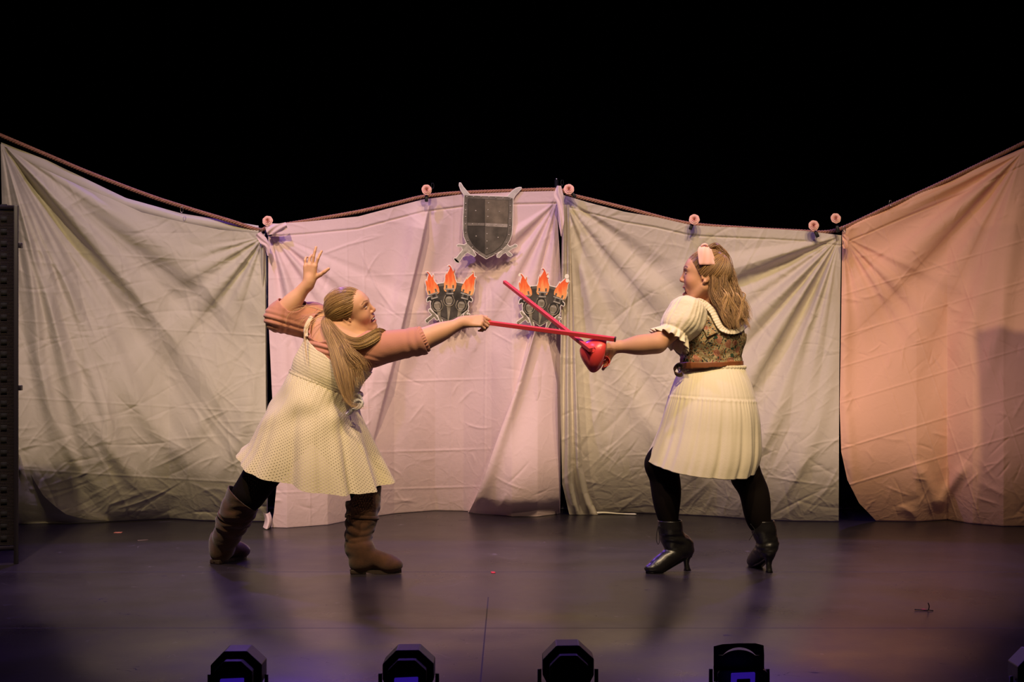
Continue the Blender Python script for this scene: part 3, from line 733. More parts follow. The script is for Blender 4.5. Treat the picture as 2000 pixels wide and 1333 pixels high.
riv = [(250, 272), (352, 270), (466, 272), (588, 276), (694, 284), (804, 292), (915, 306), (232, 375), (230, 475), (230, 577), (228, 690), (232, 820), (264, 945), (335, 1044), (424, 1125), (555, 1190), (680, 1140), (786, 1068), (855, 972), (893, 855), (908, 714), (912, 612), (915, 505), (915, 412),
       (582, 366), (575, 472), (572, 575), (335, 688), (434, 692), (565, 697), (696, 704), (798, 710), (558, 840), (558, 952), (560, 1065), (385, 486), (748, 500), (392, 875), (728, 895)]
for x, y in riv:
    (x, y), = S_([(x, y)]); c = nA(P(x, y, YC - 0.003)); th = np.linspace(0, 2 * math.pi, 8, endpoint=False)
    V = []; Fq = []
    for rr, hh in ((0.0046, 0), (0.0036, 0.0016), (0.0016, 0.0024)):
        V += [(c[0] + rr * math.cos(a), c[1] - hh, c[2] + rr * math.sin(a)) for a in th]
    for j in range(2): Fq += [[j * 8 + i, j * 8 + (i + 1) % 8, (j + 1) * 8 + (i + 1) % 8, (j + 1) * 8 + i] for i in range(8)]
    Fq.append([16 + i for i in range(8)])
    np_mesh('printed_rivet', V, Fq, PR_LITE, r)

# torches: outline in local px (crop 1428 px wide over 150 px -> 9.52)
FLAME = bpy.data.materials.new('printed_flame'); FLAME.use_nodes = True
_nt = FLAME.node_tree; _b = _nt.nodes['Principled BSDF']; _b.inputs['Roughness'].default_value = 0.5
_tc = _nt.nodes.new('ShaderNodeTexCoord'); _mp = _nt.nodes.new('ShaderNodeMapping'); _mp.inputs['Scale'].default_value = (60, 1, 14)
_n = _nt.nodes.new('ShaderNodeTexNoise'); _n.inputs['Scale'].default_value = 1.0; _n.inputs['Detail'].default_value = 3
_a = _nt.nodes.new('ShaderNodeAttribute'); _a.attribute_name = 'Col'
_ad = _nt.nodes.new('ShaderNodeMath'); _ad.operation = 'MULTIPLY_ADD'; _ad.inputs[1].default_value = 0.7
_cr = _nt.nodes.new('ShaderNodeValToRGB')
_cr.color_ramp.elements[0].position = 0.28; _cr.color_ramp.elements[0].color = (0.95, 0.48, 0.16, 1)
_cr.color_ramp.elements[1].position = 1.05 if False else 1.0; _cr.color_ramp.elements[1].color = (0.72, 0.035, 0.012, 1)
_e = _cr.color_ramp.elements.new(0.62); _e.color = (0.95, 0.16, 0.03, 1)
_nt.links.new(_tc.outputs['Object'], _mp.inputs[0]); _nt.links.new(_mp.outputs[0], _n.inputs['Vector'])
_nt.links.new(_n.outputs[0], _ad.inputs[0]); _nt.links.new(_a.outputs['Fac'], _ad.inputs[2]); _nt.links.new(_ad.outputs[0], _cr.inputs[0]); _nt.links.new(_cr.outputs[0], _b.inputs['Base Color'])

fl_c = [(555, 560), (540, 520), (548, 470), (545, 420), (560, 380), (572, 330), (570, 290), (580, 250), (590, 215), (597, 262), (612, 225), (632, 190), (655, 140), (660, 115), (640, 98), (618, 95), (640, 85), (662, 92), (685, 130), (705, 175), (715, 205), (740, 160), (742, 185), (728, 230), (742, 280), (752, 340), (772, 385), (778, 440), (768, 500), (745, 560), (700, 590), (600, 590)]
fl_l = [(255, 630), (240, 590), (222, 540), (225, 480), (210, 430), (205, 380), (215, 355), (232, 390), (240, 350), (248, 300), (262, 262), (255, 235), (230, 218), (215, 208), (245, 208), (275, 235), (300, 270), (325, 310), (345, 248), (350, 270), (345, 330), (375, 390), (410, 430), (440, 470), (455, 520), (462, 580), (440, 610), (330, 650)]
fl_r = [(868, 560), (870, 500), (890, 450), (925, 400), (955, 350), (962, 325), (972, 355), (985, 335), (1020, 300), (1060, 262), (1085, 240), (1090, 215), (1070, 200), (1095, 205), (1100, 250), (1108, 300), (1140, 305), (1115, 350), (1112, 420), (1100, 480), (1108, 520), (1100, 570), (1080, 620), (1050, 645), (960, 600), (900, 590)]
shield_t = [(430, 430), (620, 405), (780, 405), (910, 430), (950, 520), (1040, 690), (1065, 710), (1070, 740), (1055, 760), (1010, 735), (985, 790), (1000, 850), (985, 910), (920, 960), (880, 990), (830, 1040), (740, 1080), (640, 1150), (560, 1100), (480, 1040), (400, 990), (360, 950), (310, 880), (300, 800), (310, 745), (275, 735), (235, 760), (230, 720), (250, 680), (330, 660), (400, 560)]
sw_l = [(205, 1105), (235, 1080), (330, 1005), (270, 935), (265, 910), (285, 900), (330, 950), (370, 975), (395, 1010), (435, 1070), (430, 1095), (410, 1095), (365, 1040), (255, 1125), (245, 1150), (215, 1140)]
sw_r = [(930, 975), (985, 920), (1000, 935), (960, 975), (985, 1000), (1010, 985), (1020, 1000), (985, 1030), (1015, 1110), (1060, 1180), (1050, 1205), (1020, 1200), (930, 1060), (900, 1040)]
handle_l = [(405, 905), (485, 905), (480, 1000), (500, 1080), (520, 1150), (505, 1200), (485, 1150), (460, 1080), (430, 1000)]
handle_c = [(590, 815), (680, 815), (665, 900), (655, 1000), (640, 1080), (635, 1130), (615, 1130), (612, 1000), (605, 900)]
handle_r = [(805, 900), (890, 905), (870, 980), (840, 1060), (800, 1130), (770, 1190), (755, 1190), (770, 1100), (800, 1000)]
def cup(cx_, cy_, w_, h_, rot=0):
    th = np.linspace(0, 2 * math.pi, 20, endpoint=False); c, s = math.cos(rot), math.sin(rot)
    return [(cx_ + w_ * math.cos(a) * c - h_ * math.sin(a) * s, cy_ + w_ * math.cos(a) * s + h_ * math.sin(a) * c) for a in th]
def rect(cx_, cy_, w_, h_, rot=0):
    c, s = math.cos(rot), math.sin(rot)
    return [(cx_ + x * c - y * s, cy_ + x * s + y * c) for x, y in ((-w_ / 2, -h_ / 2), (w_ / 2, -h_ / 2), (w_ / 2, h_ / 2), (-w_ / 2, h_ / 2))]
def torch(label, ox, oy, rot, YT, damaged=False):
    def T(pts):
        out = []
        for x, y in pts:
            x = (x - 640) / 9.52; y = (y - 640) / 9.52; c, s = math.cos(rot), math.sin(rot)
            out.append((ox + x * c - y * s, oy + x * s + y * c))
        return out
    r = thing('torch_cutout', label, 'stage prop', P(ox, oy, YT), 'torch cut-outs on the pink sheet')
    card_board([T(q) for q in (shield_t, fl_l, fl_c, fl_r, sw_l, sw_r, handle_l, handle_c, handle_r)], YT, 0.005, 1.7, CARD, r)
    poly_plate('printed_shield', T(shield_t), YT - 0.0010, 0.0008, PR_DARK, r)
    st = [(455, 470), (620, 440), (780, 440), (890, 470), (900, 600), (960, 760), (930, 900), (820, 1020), (640, 1110), (500, 1020), (380, 900), (350, 770), (430, 640)]
    poly_plate('printed_shield_face', T(st), YT - 0.0016, 0.0005, PR_STEEL, r)
    # bands along the shoulders and scrolls around the torch heads
    for q in ([(440, 430), (620, 408), (620, 450), (450, 480)], [(780, 408), (908, 432), (895, 478), (780, 450)], [(500, 1040), (640, 1110), (770, 1035), (780, 1062), (640, 1148), (480, 1065)]):
        poly_plate('printed_edge_band', T(q), YT - 0.0022, 0.0005, PR_EDGE, r)
    for cxx, cyy, ro in ((425, 830, -0.15), (640, 735, 0), (868, 830, 0.15)):
        poly_plate('printed_hollow', T(cup(cxx, cyy, 105, 120, ro)), YT - 0.0024, 0.0005, PR_DARK, r)
        a = np.linspace(-2.4, 2.4, 30) + math.pi / 2
        pts = [(cxx + 100 * math.cos(q) * (1 if abs(q - math.pi / 2) < 1.6 else 0.9), cyy - 5 + 118 * math.sin(q)) for q in a]
        pp = [tuple(P(x, y, YT - 0.0032)) for x, y in T(pts)]
        v, f = tube(pp, 0.0034, 6); np_mesh('printed_scroll', v, f, PR_MID, r)
        poly_plate('printed_torch_head', T(cup(cxx, cyy, 68, 78, ro)), YT - 0.0036, 0.0006, PR_MID, r)
        for dy in (-45, 62): poly_plate('printed_collar', T(rect(cxx + (-dy * ro), cyy + dy, 100 if dy < 0 else 85, 16, ro)), YT - 0.0042, 0.0005, PR_LITE, r)
        for dx in (-30, 0, 30): poly_plate('printed_rib', T(rect(cxx + dx, cyy + 8, 6, 70, ro)), YT - 0.0042, 0.0005, PR_EDGE, r)
    for q in (handle_l, handle_c, handle_r): poly_plate('printed_handle', T(q), YT - 0.0040, 0.0006, PR_LITE if False else PR_MID, r)
    for q in (sw_l, sw_r): poly_plate('printed_sword_hilt', T(q), YT - 0.0014, 0.0005, PR_MID, r)
    for q, cxx, base, topy in ((fl_l, 335, 650, 208), (fl_c, 655, 590, 85), (fl_r, 985, 645, 200)):
        pts = T(q); n = len(pts); o = poly_plate('printed_flame', pts, YT - 0.0048, 0.0006, FLAME, r)
        ca = o.data.color_attributes.new('Col', 'FLOAT_COLOR', 'POINT')
        for i in range(n):
            g = min(1, max(0, (base - q[i][1]) / (base - topy))) ** 0.9 * 0.62 - 0.10
            for k in (i, i + n): ca.data[k].color = (g, g, g, 1)
    for cxx, cyy, ro in ((345, 600, -0.28), (655, 515, 0.0), (955, 610, 0.28)):   # iron baskets over the flames
        c, s = math.cos(ro), math.sin(ro)
        for dx, dy, w_, h_, mm in ((-62, -35, 30, 58, PR_EDGE), (62, -35, 30, 58, PR_EDGE), (0, 12, 190, 24, PR_LITE), (-48, 55, 34, 64, PR_EDGE), (48, 55, 34, 64, PR_EDGE), (0, 55, 60, 60, PR_DARK), (0, 96, 130, 26, PR_LITE)):
            poly_plate('printed_basket', T(rect(cxx + dx * c - dy * s, cyy + dx * s + dy * c, w_, h_, ro)), YT - 0.0056 - 0.0002 * (h_ < 40), 0.0006, mm, r)
    if damaged:    # paper torn off at three tips, bare white card
        for cxx, cyy, rr in ((212, 232, 22), (742, 232, 24), (1092, 215, 40), (1105, 290, 34)):
            poly_plate('bare_card_tip', T(cup(cxx, cyy - 5, rr, rr * 1.15)), YT - 0.0060, 0.0010, mat('bare_white_card', (0.9, 0.86, 0.7), 0.6), r)
    return r
torch('triple torch cut-out with three whole flames, left of the swords\' crossing above the forearm', 877, 577, 0.0, front_of(828, 520, 935, 640) - 0.012)
torch('triple torch cut-out with white torn flame tips behind the crossed red swords', 1057.5, 583, 0.05, front_of(1003, 520, 1112, 648) - 0.012, True)

# ------------------------------------------------------------------ folding screen at the left edge
WOV = mat('dark_woven_strips', (0.016, 0.010, 0.007), 0.7, bump=(120, 0.6, 0.002))
FRM = mat('dark_screen_frame', (0.012, 0.009, 0.014), 0.45)
SQ = mat('black_weave_square', (0.002, 0.002, 0.002), 0.9)
YS = 7.25
base = P(-20, 1103, YS); base.z = 0
r = thing('folding_screen', 'dark woven folding screen standing at the left edge of the stage', 'screen', base)
def screen_panel(xa, ya, xb, yb, z0, z1, frame=True):
    a = np.array([xa, ya]); b = np.array([xb, yb]); d = b - a; L = np.linalg.norm(d); d /= L; nrm = np.array([-d[1], d[0]])
    R = np.array([[d[0], nrm[0], 0], [d[1], nrm[1], 0], [0, 0, 1]])
    def bx(u, z, su, sz, th, off=0): c = a + d * u + nrm * off; return box((c[0], c[1], z), (su, th, sz), R)
    v, f = bx(L / 2, (z0 + z1) / 2, L - 0.04, z1 - z0 - 0.05, 0.010); pn = np_mesh('woven_panel', v, f, WOV, r, False)
    prt = []
    for i in range(int((z1 - z0) / 0.0075)):      # horizontal strips
        prt.append(bx(L / 2, z0 + 0.03 + i * 0.0075, L - 0.04, 0.0055, 0.014))
    v, f = merge([q for q in prt if q[0][:, 2].max() < z1 - 0.02]); np_mesh('weave_strips', v, f, WOV, pn, False)
    prt = []
    for i in range(int((z1 - z0) / 0.0625)):
        for u in np.arange(0.07, L - 0.05, 0.085): prt.append(bx(L - u, z0 + 0.06 + i * 0.0625, 0.030, 0.030, 0.017))
    v, f = merge(prt); np_mesh('weave_squares', v, f, SQ, pn, False)
    for u in (0.011, L - 0.011):
        v, f = bx(u, (z1) / 2, 0.022, z1, 0.026); bevel(np_mesh('stile', v, f, FRM, r, False), 0.002)
    for z in (z0 + 0.011, z1 - 0.011):
        v, f = bx(L / 2, z, L - 0.04, 0.022, 0.022); np_mesh('rail', v, f, FRM, r, False)
pr = P(36, 402, YS); zt = pr.z; xr = pr.x; z0 = P(0, 1075, YS).z
screen_panel(xr - 0.40, YS - 0.10, xr, YS, z0, zt); screen_panel(xr - 0.80, YS + 0.12, xr - 0.41, YS - 0.10, z0, zt)
for y_ in (480, 758):
    c = P(40, y_, YS); v, f = box(c, (0.014, 0.03, 0.026)); bevel(np_mesh('hinge', v, f, FRM, r, False), 0.002)

r = thing('folding_screen', 'added tall dark screen out of view on the right, casting the peach sheet shadow', 'screen', (2.9, YS, 0))  # unseen screen, added so that its shadow falls on the peach sheet
screen_panel(2.66, YS, 3.08, YS - 0.10, z0, 2.45); screen_panel(3.09, YS - 0.10, 3.5, YS + 0.12, z0, 2.45)

# ------------------------------------------------------------------ stage floor lamps seen from behind
CAN = mat('black_lamp_housing', (0.004, 0.004, 0.005), 0.5)
LENS = bpy.data.materials.new('lit_blue_panel'); LENS.use_nodes = True
LENS.node_tree.nodes['Principled BSDF'].inputs['Base Color'].default_value = (0.01, 0.005, 0.06, 1)
LENS.node_tree.nodes['Principled BSDF'].inputs['Emission Color'].default_value = (0.10, 0.03, 1, 1)
LENS.node_tree.nodes['Principled BSDF'].inputs['Emission Strength'].default_value = 0.16
def floor_lamp(px, top, label, style, Yl=4.27, blue=True):
    c = P(px, top + 48, Yl); c.z = max(c.z, 0.10); s = Yl / F_PX
    r = thing('stage_floor_lamp', label, 'stage lamp', (c.x, Yl, 0), 'floor lamps along the front of the stage')
    hw = 50 * s; ht = P(px, top, Yl).z
    def prism(pts, y0, y1, nm, m, par=r):
        n = len(pts); V = [(c.x + x, y0, z) for x, z in pts] + [(c.x + x, y1, z) for x, z in pts]
        F = [list(range(n)), list(range(n, 2 * n))[::-1]] + [[i, n + i, n + (i + 1) % n, (i + 1) % n] for i in range(n)]
        return bevel(np_mesh(nm, V, F, m, par, False), 0.003)
    cz = ht - hw * 1.0
    if style == 'oct':
        pts = [(-.46 * hw, ht), (.42 * hw, ht + .01 * hw), (1.0 * hw, ht - .52 * hw), (1.0 * hw, ht - 1.15 * hw), (.7 * hw, ht - 1.75 * hw), (-.7 * hw, ht - 1.75 * hw), (-1.0 * hw, ht - 1.15 * hw), (-1.0 * hw, ht - .55 * hw)]
        prism(pts, Yl, Yl + 0.09, 'housing', CAN)
        prism([(x * 0.75, (z - cz) * 0.75 + cz) for x, z in pts], Yl - 0.05, Yl + 0.001, 'rear_cover', CAN)
    else:
        # square colour frame with a crescent opening
        L = []; outer = [(-1.0 * hw, ht - .15 * hw), (-.9 * hw, ht - .05 * hw), (0, ht + .0 * hw), (.88 * hw, ht + .0 * hw), (.95 * hw, ht - .08 * hw), (1.02 * hw, ht - 1.5 * hw), (-.92 * hw, ht - 1.5 * hw)]
        a0, a1 = math.radians(38), math.radians(142)
        up = [(0.0 * hw + 0.82 * hw * math.cos(a) * 1.0, ht - .95 * hw + .80 * hw * math.sin(a)) for a in np.linspace(a1, a0, 16)]
        lo = [(0.0 * hw + 0.82 * hw * math.cos(a) * 1.0, ht - .83 * hw + .57 * hw * math.sin(a)) for a in np.linspace(a1, a0, 16)]
        # frame = strips above and below the crescent
        V = []; F = []
        tops = [(x, np.interp(x, [-1.0 * hw, -.9 * hw, 0, .9 * hw, 1.0 * hw], [ht - .15 * hw, ht - .05 * hw, ht, ht, ht - .1 * hw])) for x, z in up]
        seqA = [(-1.0 * hw, ht - .12 * hw)] + tops + [(.96 * hw, ht - .08 * hw)]; seqB = [(-1.0 * hw, up[0][1])] + up + [(.98 * hw, up[-1][1])]
        seqC = [(-1.0 * hw, up[0][1])] + lo + [(.98 * hw, up[-1][1])]; seqD = [(x, ht - 1.5 * hw) for x, z in seqC]
        for A, B in ((seqA, seqB), (seqC, seqD)):
            for y in (0, .004):
                b0 = len(V); n = len(A)
                V += [(c.x + x, Yl + .03 + y, z) for x, z in A] + [(c.x + x, Yl + .03 + y, z) for x, z in B]
                F += [[b0 + i, b0 + i + 1, b0 + n + i + 1, b0 + n + i] for i in range(n - 1)]
        np_mesh('colour_frame', V, F, CAN, r, False)
        prism([(-.80 * hw, ht - .95 * hw), (.9 * hw, ht - .95 * hw), (1.1 * hw, ht - 1.1 * hw), (1.1 * hw, ht - 1.9 * hw), (-.8 * hw, ht - 1.9 * hw), (-.9 * hw, ht - 1.1 * hw)], Yl + 0.0, Yl + 0.10, 'housing', CAN)
    if blue:
        pl = prism([(-.48 * hw, ht - .92 * hw), (.44 * hw, ht - .88 * hw), (.42 * hw, ht - 1.7 * hw), (-.50 * hw, ht - 1.7 * hw)], Yl - 0.058, Yl - 0.045, 'display_panel', LENS)
        prism([(-.28 * hw, ht - 1.12 * hw), (.24 * hw, ht - 1.10 * hw), (.24 * hw, ht - 1.65 * hw), (-.30 * hw, ht - 1.65 * hw)], Yl - 0.062, Yl - 0.057, 'display_window', CAN)
    # yoke that stands on the floor
    v, f = tube([(c.x - 1.12 * hw, Yl + .03, cz), (c.x - 1.12 * hw, Yl + .03, .02), (c.x - 1.05 * hw, Yl + .03, .008), (c.x + 1.05 * hw, Yl + .03, .008), (c.x + 1.12 * hw, Yl + .03, .02), (c.x + 1.12 * hw, Yl + .03, cz)], 0.006, 8); np_mesh('yoke', v, f, CAN, r)
floor_lamp(461, 1273, 'leftmost black octagonal floor lamp with a blue lit back', 'oct')
floor_lamp(797, 1271, 'octagonal floor lamp with a blue lit back between the boots and centre stage', 'oct')
floor_lamp(1110, 1262, 'all-dark octagonal floor lamp just right of centre stage', 'oct', blue=False)
floor_lamp(1447, 1262, 'floor lamp with a square frame and a crescent gap, blue lit back', 'sq')
floor_lamp(2038, 1276, 'floor lamp mostly beyond the right edge, only its dark rim showing', 'oct', blue=False)

# ------------------------------------------------------------------ small things on the floor
REDT = mat('red_tape', (0.65, 0.03, 0.04), 0.6); ORT = mat('rust_tape', (0.45, 0.16, 0.12), 0.7)
def onfloor(px, py): Y = 3152.8 / (py - 666.5); return P(px, py, Y)
def tape(px, py, L, wd, a, m, label, name='tape_scrap'):
    c = onfloor(px, py); v, f = box((c.x, c.y, 0.0012), (L, wd, 0.0016), np.array(Matrix.Rotation(a, 3, 'Z')))
    return tag(np_mesh(name, v, f, m, None, False), label, 'tape')
tape(1805, 1192, 0.016, 0.03, 0.2, REDT, 'tiny red tape scrap beside a cable tie at the right of the floor')
tape(963, 1119, 0.020, 0.05, 0.1, REDT, 'red tape mark on the floor seam between the two women')
tape(231, 1041, 0.045, 0.05, 0.05, ORT, 'rust coloured tape scrap on the floor below the sage sheet')
tape(279, 1056, 0.06, 0.012, 0.5, mat('grey_tape', (0.25, 0.17, 0.17), 0.7), 'thin pale splinter of tape on the floor below the sage sheet')
c = nA(onfloor(1813, 1194)); 
v, f = tube(catmull([c + (-.055, .01, .004), c + (-.01, .0, .003), c + (.0, 0, .004), c + (.004, 0, .02), c + (-.001, 0, .034)], 20), 0.0022, 6); v2, f2 = tube(catmull([c + (.0, 0, .004), c + (.01, -.004, .003), c + (.02, -.004, .002)], 8), 0.002, 6)
v, f = mergel([(v, f), (v2, f2)]); tag(np_mesh('cable_tie', v, f, BLK), 'black cable tie lying on the floor at the right with one end sticking up', 'cable tie')
# ================================================================== people
SKIN = mat('skin', (0.8, 0.5, 0.36), 0.55, attr='Col', noise=(30, 0.05), spec=0.35, sss=0.08)
EYE = mat('eye_white', (0.75, 0.70, 0.66), 0.25)
IRIS = mat('eye_iris', (0.03, 0.02, 0.015), 0.15)
TEETH = mat('teeth', (0.8, 0.75, 0.66), 0.3)
TIGHTS = mat('black_tights', (0.006, 0.0035, 0.003), 0.8, spec=0.12)

class Head:
    """head-local axes: x forward, y to the person's left, z up; origin between the ears"""
    def __init__(s, origin, fwd, up, scale=1.0): s.o = nA(origin); s.R = basis(fwd, up); s.k = scale
    def w(s, p): return s.o + s.R @ (nA(p) * s.k)
    def loc(s, V): return (V - s.o) @ s.R / s.k
    def E(s, c, r, k=0.015, sub=False): return ell(s.w(c), nA(r) * s.k, s.R, k, sub)
    def C(s, a, b, ra, rb, k=0.015, sub=False): return cap(s.w(a), s.w(b), ra * s.k, rb * s.k, k, sub)
    def prims(s, grin=0.0, jaw_open=0.0):
        E, C = s.E, s.C; j = jaw_open; p = []
        p += [E((-.016, 0, .030), (.098, .077, .088)), E((.028, 0, -.030), (.064, .060, .078), .03), E((.045, 0, .03), (.052, .060, .060), .03)]
        for q in (-1, 1):
            p += [C((0, q * .054, -.045 - j * .3), (.060, q * .018, -.094 - j), .017, .013, .03)]
            p += [E((.056, q * .040, -.026), (.026, .021, .023), .028)]
        p += [E((.070, 0, -.096 - j), (.017, .017, .013), .026), E((.074, 0, -.058 - j * .5), (.020, .026, .026), .02)]
        for q in (-1, 1):
            p += [C((.089, q * .010, .031), (.074, q * .046, .028), .0065, .006, .016)]
            p += [E((.096, q * .031, .012), (.013, .015, .010), .014, True)]
            p += [E((.0775, q * .031, .0115), (.0125, .0145, .0115), .004)]
        p += [C((.090, 0, .018), (.106, 0, -.019), .0062, .0088, .012), E((.100, 0, -.026), (.012, .010, .007), .008)]
        for q in (-1, 1): p += [E((.094, q * .0115, -.027), (.0085, .0062, .0062), .006)]
        mz = -.060 - j * .5
        if j > 0: p += [E((.098, 0, mz), (.030, .020 + grin * .4, .0095 + j * .35), .006, True)]
        elif grin: p += [E((.100, 0, mz), (.016, .026, .004), .004, True)]
        wd = .020 + grin
        for a0, a1, y0, y1 in ((-1, 0, -wd, 0), (0, 1, 0, wd)):
            up_ = .0085 + j * .35; dz = .006
            xa = .092 - (wd - .020) * .5
            p += [C((xa - .015 if a0 else .0925, y0, mz + (dz * grin * 30 if a0 else up_)), (.0925 if a0 else xa - .015, y1, mz + (up_ if a0 else dz * grin * 30)), .0032 if a0 else .0042, .0042 if a0 else .0032, .006)]
            p += [C((xa - .015 if a0 else .0895, y0, mz + (dz * grin * 30 if a0 else -up_)), (.0895 if a0 else xa - .015, y1, mz + (-up_ if a0 else dz * grin * 30)), .0036 if a0 else .0050, .0050 if a0 else .0036, .006)]
        for q in (-1, 1):       # ears
            t = .085
            p += [E((-.010, q * .076, .000), (.017, .0075, .031), .006), E((-.004, q * .083, .004), (.010, .006, .019), .005, True), C((-.004, q * .079, -.026), (.0, q * .077, -.030), .007, .006, .006), C((.008, q * .078, -.012), (.010, q * .077, -.002), .0045, .004, .004)]
        return p
    def paint(s, V, skin, lips, brow, blush, j=0.0, grin=0.0):
        L = s.loc(V); C = np.tile(nA(skin), (len(V), 1))
        def mixc(mask, col): 
            m = np.clip(mask, 0, 1)[:, None]; C[:] = C * (1 - m) + nA(col) * m
        near = (np.abs(L) < .16).all(1)
        x, y, z = L[:, 0], np.abs(L[:, 1]), L[:, 2]
        mixc(near * np.exp(-(((x - .062) / .03) ** 2 + ((y - .046) / .02) ** 2 + ((z + .024) / .02) ** 2)) * .5, blush)
        mixc(near * np.exp(-(((x - .112) / .012) ** 2 + (y / .013) ** 2 + ((z + .022) / .012) ** 2)) * .25, blush)
        def seg(a, b, r, soft=.002):
            a, b = nA(a), nA(b); q = np.stack([x, y, z], 1); t = np.clip((q - a) @ (b - a) / (b - a).dot(b - a), 0, 1)
            return np.clip((r - np.linalg.norm(q - a - t[:, None] * (b - a), axis=1)) / soft + .5, 0, 1)
        def seg2(a, b, r, soft=.002):
            a, b = nA(a)[1:], nA(b)[1:]; q = np.stack([y, z], 1); t = np.clip((q - a) @ (b - a) / (b - a).dot(b - a), 0, 1)
            return np.clip((r - np.linalg.norm(q - a - t[:, None] * (b - a), axis=1)) / soft + .5, 0, 1) * (x > .045)
        mixc(near * np.maximum(seg2((.094, .013, .034), (.088, .034, .041), .0030), seg2((.088, .034, .041), (.074, .051, .035), .0024)) * .85, brow)
        mixc(near * seg2((.094, .020, .0165), (.080, .046, .0180), .0022, .0012), (.02, .012, .01))
        mixc(near * seg2((.095, .022, .024), (.082, .046, .025), .0045, .004) * .55, (.26, .11, .07))   # lash line
        mixc(near * seg2((.092, .022, .0045), (.082, .044, .006), .0014, .0012) * .75, (.12, .06, .04))
        mz = -.060 - j * .5; w_ = .020 + grin; u = .0085 + j * .35; xa = .092 - (w_ - .020) * .5
        def seg2(a, b, r, soft=.002):
            a, b = nA(a)[1:], nA(b)[1:]; q = np.stack([y, z], 1); t = np.clip((q - a) @ (b - a) / (b - a).dot(b - a), 0, 1)
            return np.clip((r - np.linalg.norm(q - a - t[:, None] * (b - a), axis=1)) / soft + .5, 0, 1) * (x > .045)
        mixc(near * np.maximum(seg2((.094, 0, mz + u), (xa - .014, w_, mz + .006 * grin * 30), .0056), seg((.092, 0, mz - u), (xa - .014, w_, mz + .006 * grin * 30), .0066)) * .9 * (x > xa - .010), lips)
        if j > 0: mixc(near * ((x > .05) & (x < .0925) & (y < w_ - .002) & (np.abs(z - mz) < u - .002)) * 1.0, (.10, .02, .02))
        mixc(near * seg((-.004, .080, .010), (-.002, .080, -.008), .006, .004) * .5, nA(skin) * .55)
        return C

def body_mesh(name, prims, boxes, base_h, fine, parent, material, painter, post=None):
    """one continuous surface; inside the boxes the same field is sampled finer"""
    lo = np.min([np.minimum(p[1], p[2]) - max(p[3], p[4]) if p[0] == 'cap' else p[1] - np.max(p[2]) for p in prims if not p[6]], 0) - .03
    hi = np.max([np.maximum(p[1], p[2]) + max(p[3], p[4]) if p[0] == 'cap' else p[1] + np.max(p[2]) for p in prims if not p[6]], 0) + .03
    V, Fc = nets(*field(prims, lo, hi, base_h)); ctr = V[Fc].mean(1); m = np.ones(len(Fc), bool)
    for a, b in boxes: m &= ~((ctr > nA(a)).all(1) & (ctr < nA(b)).all(1))
    V, Fc = keep(V, Fc, m); VV = [V]; FF = [Fc]; n = len(V)
    for i, (a, b) in enumerate(boxes):
        v, f = nets(*field(prims, nA(a) - .012, nA(b) + .012, fine)); c = v[f].mean(1); g = .0035
        v, f = keep(v, f, ((c > nA(a) - g) & (c < nA(b) + g)).all(1)); VV.append(v); FF.append(f + n); n += len(v)
    V = np.concatenate(VV); Fc = np.concatenate(FF)
    if post: V = post(V, Fc)
    return np_mesh(name, V, Fc, material, parent, colors=painter(V))

def eyes(H, parent, gaze=(1, 0, 0)):
    for q in (-1, 1):
        c = H.w((.0795, q * .031, .0108)); th = np.linspace(0, math.pi, 12); ph = np.linspace(0, 2 * math.pi, 20, endpoint=False)
        V = np.array([(math.cos(t), math.sin(t) * math.cos(p), math.sin(t) * math.sin(p)) for t in th for p in ph])
        ball = V * np.array([.0118, .0105, .0062]) * H.k; g = nA(gaze)
        o = np_mesh('eye', (ball @ H.R.T) + c, grid_faces(20, 12, True), EYE, parent)
        iris = V[:100] * np.array([.0125, .0048, .0048]) * H.k + np.array([0, g[1] * .005, g[2] * .003])
        np_mesh('iris', (iris @ H.R.T) + c, grid_faces(20, 5, True), IRIS, o)

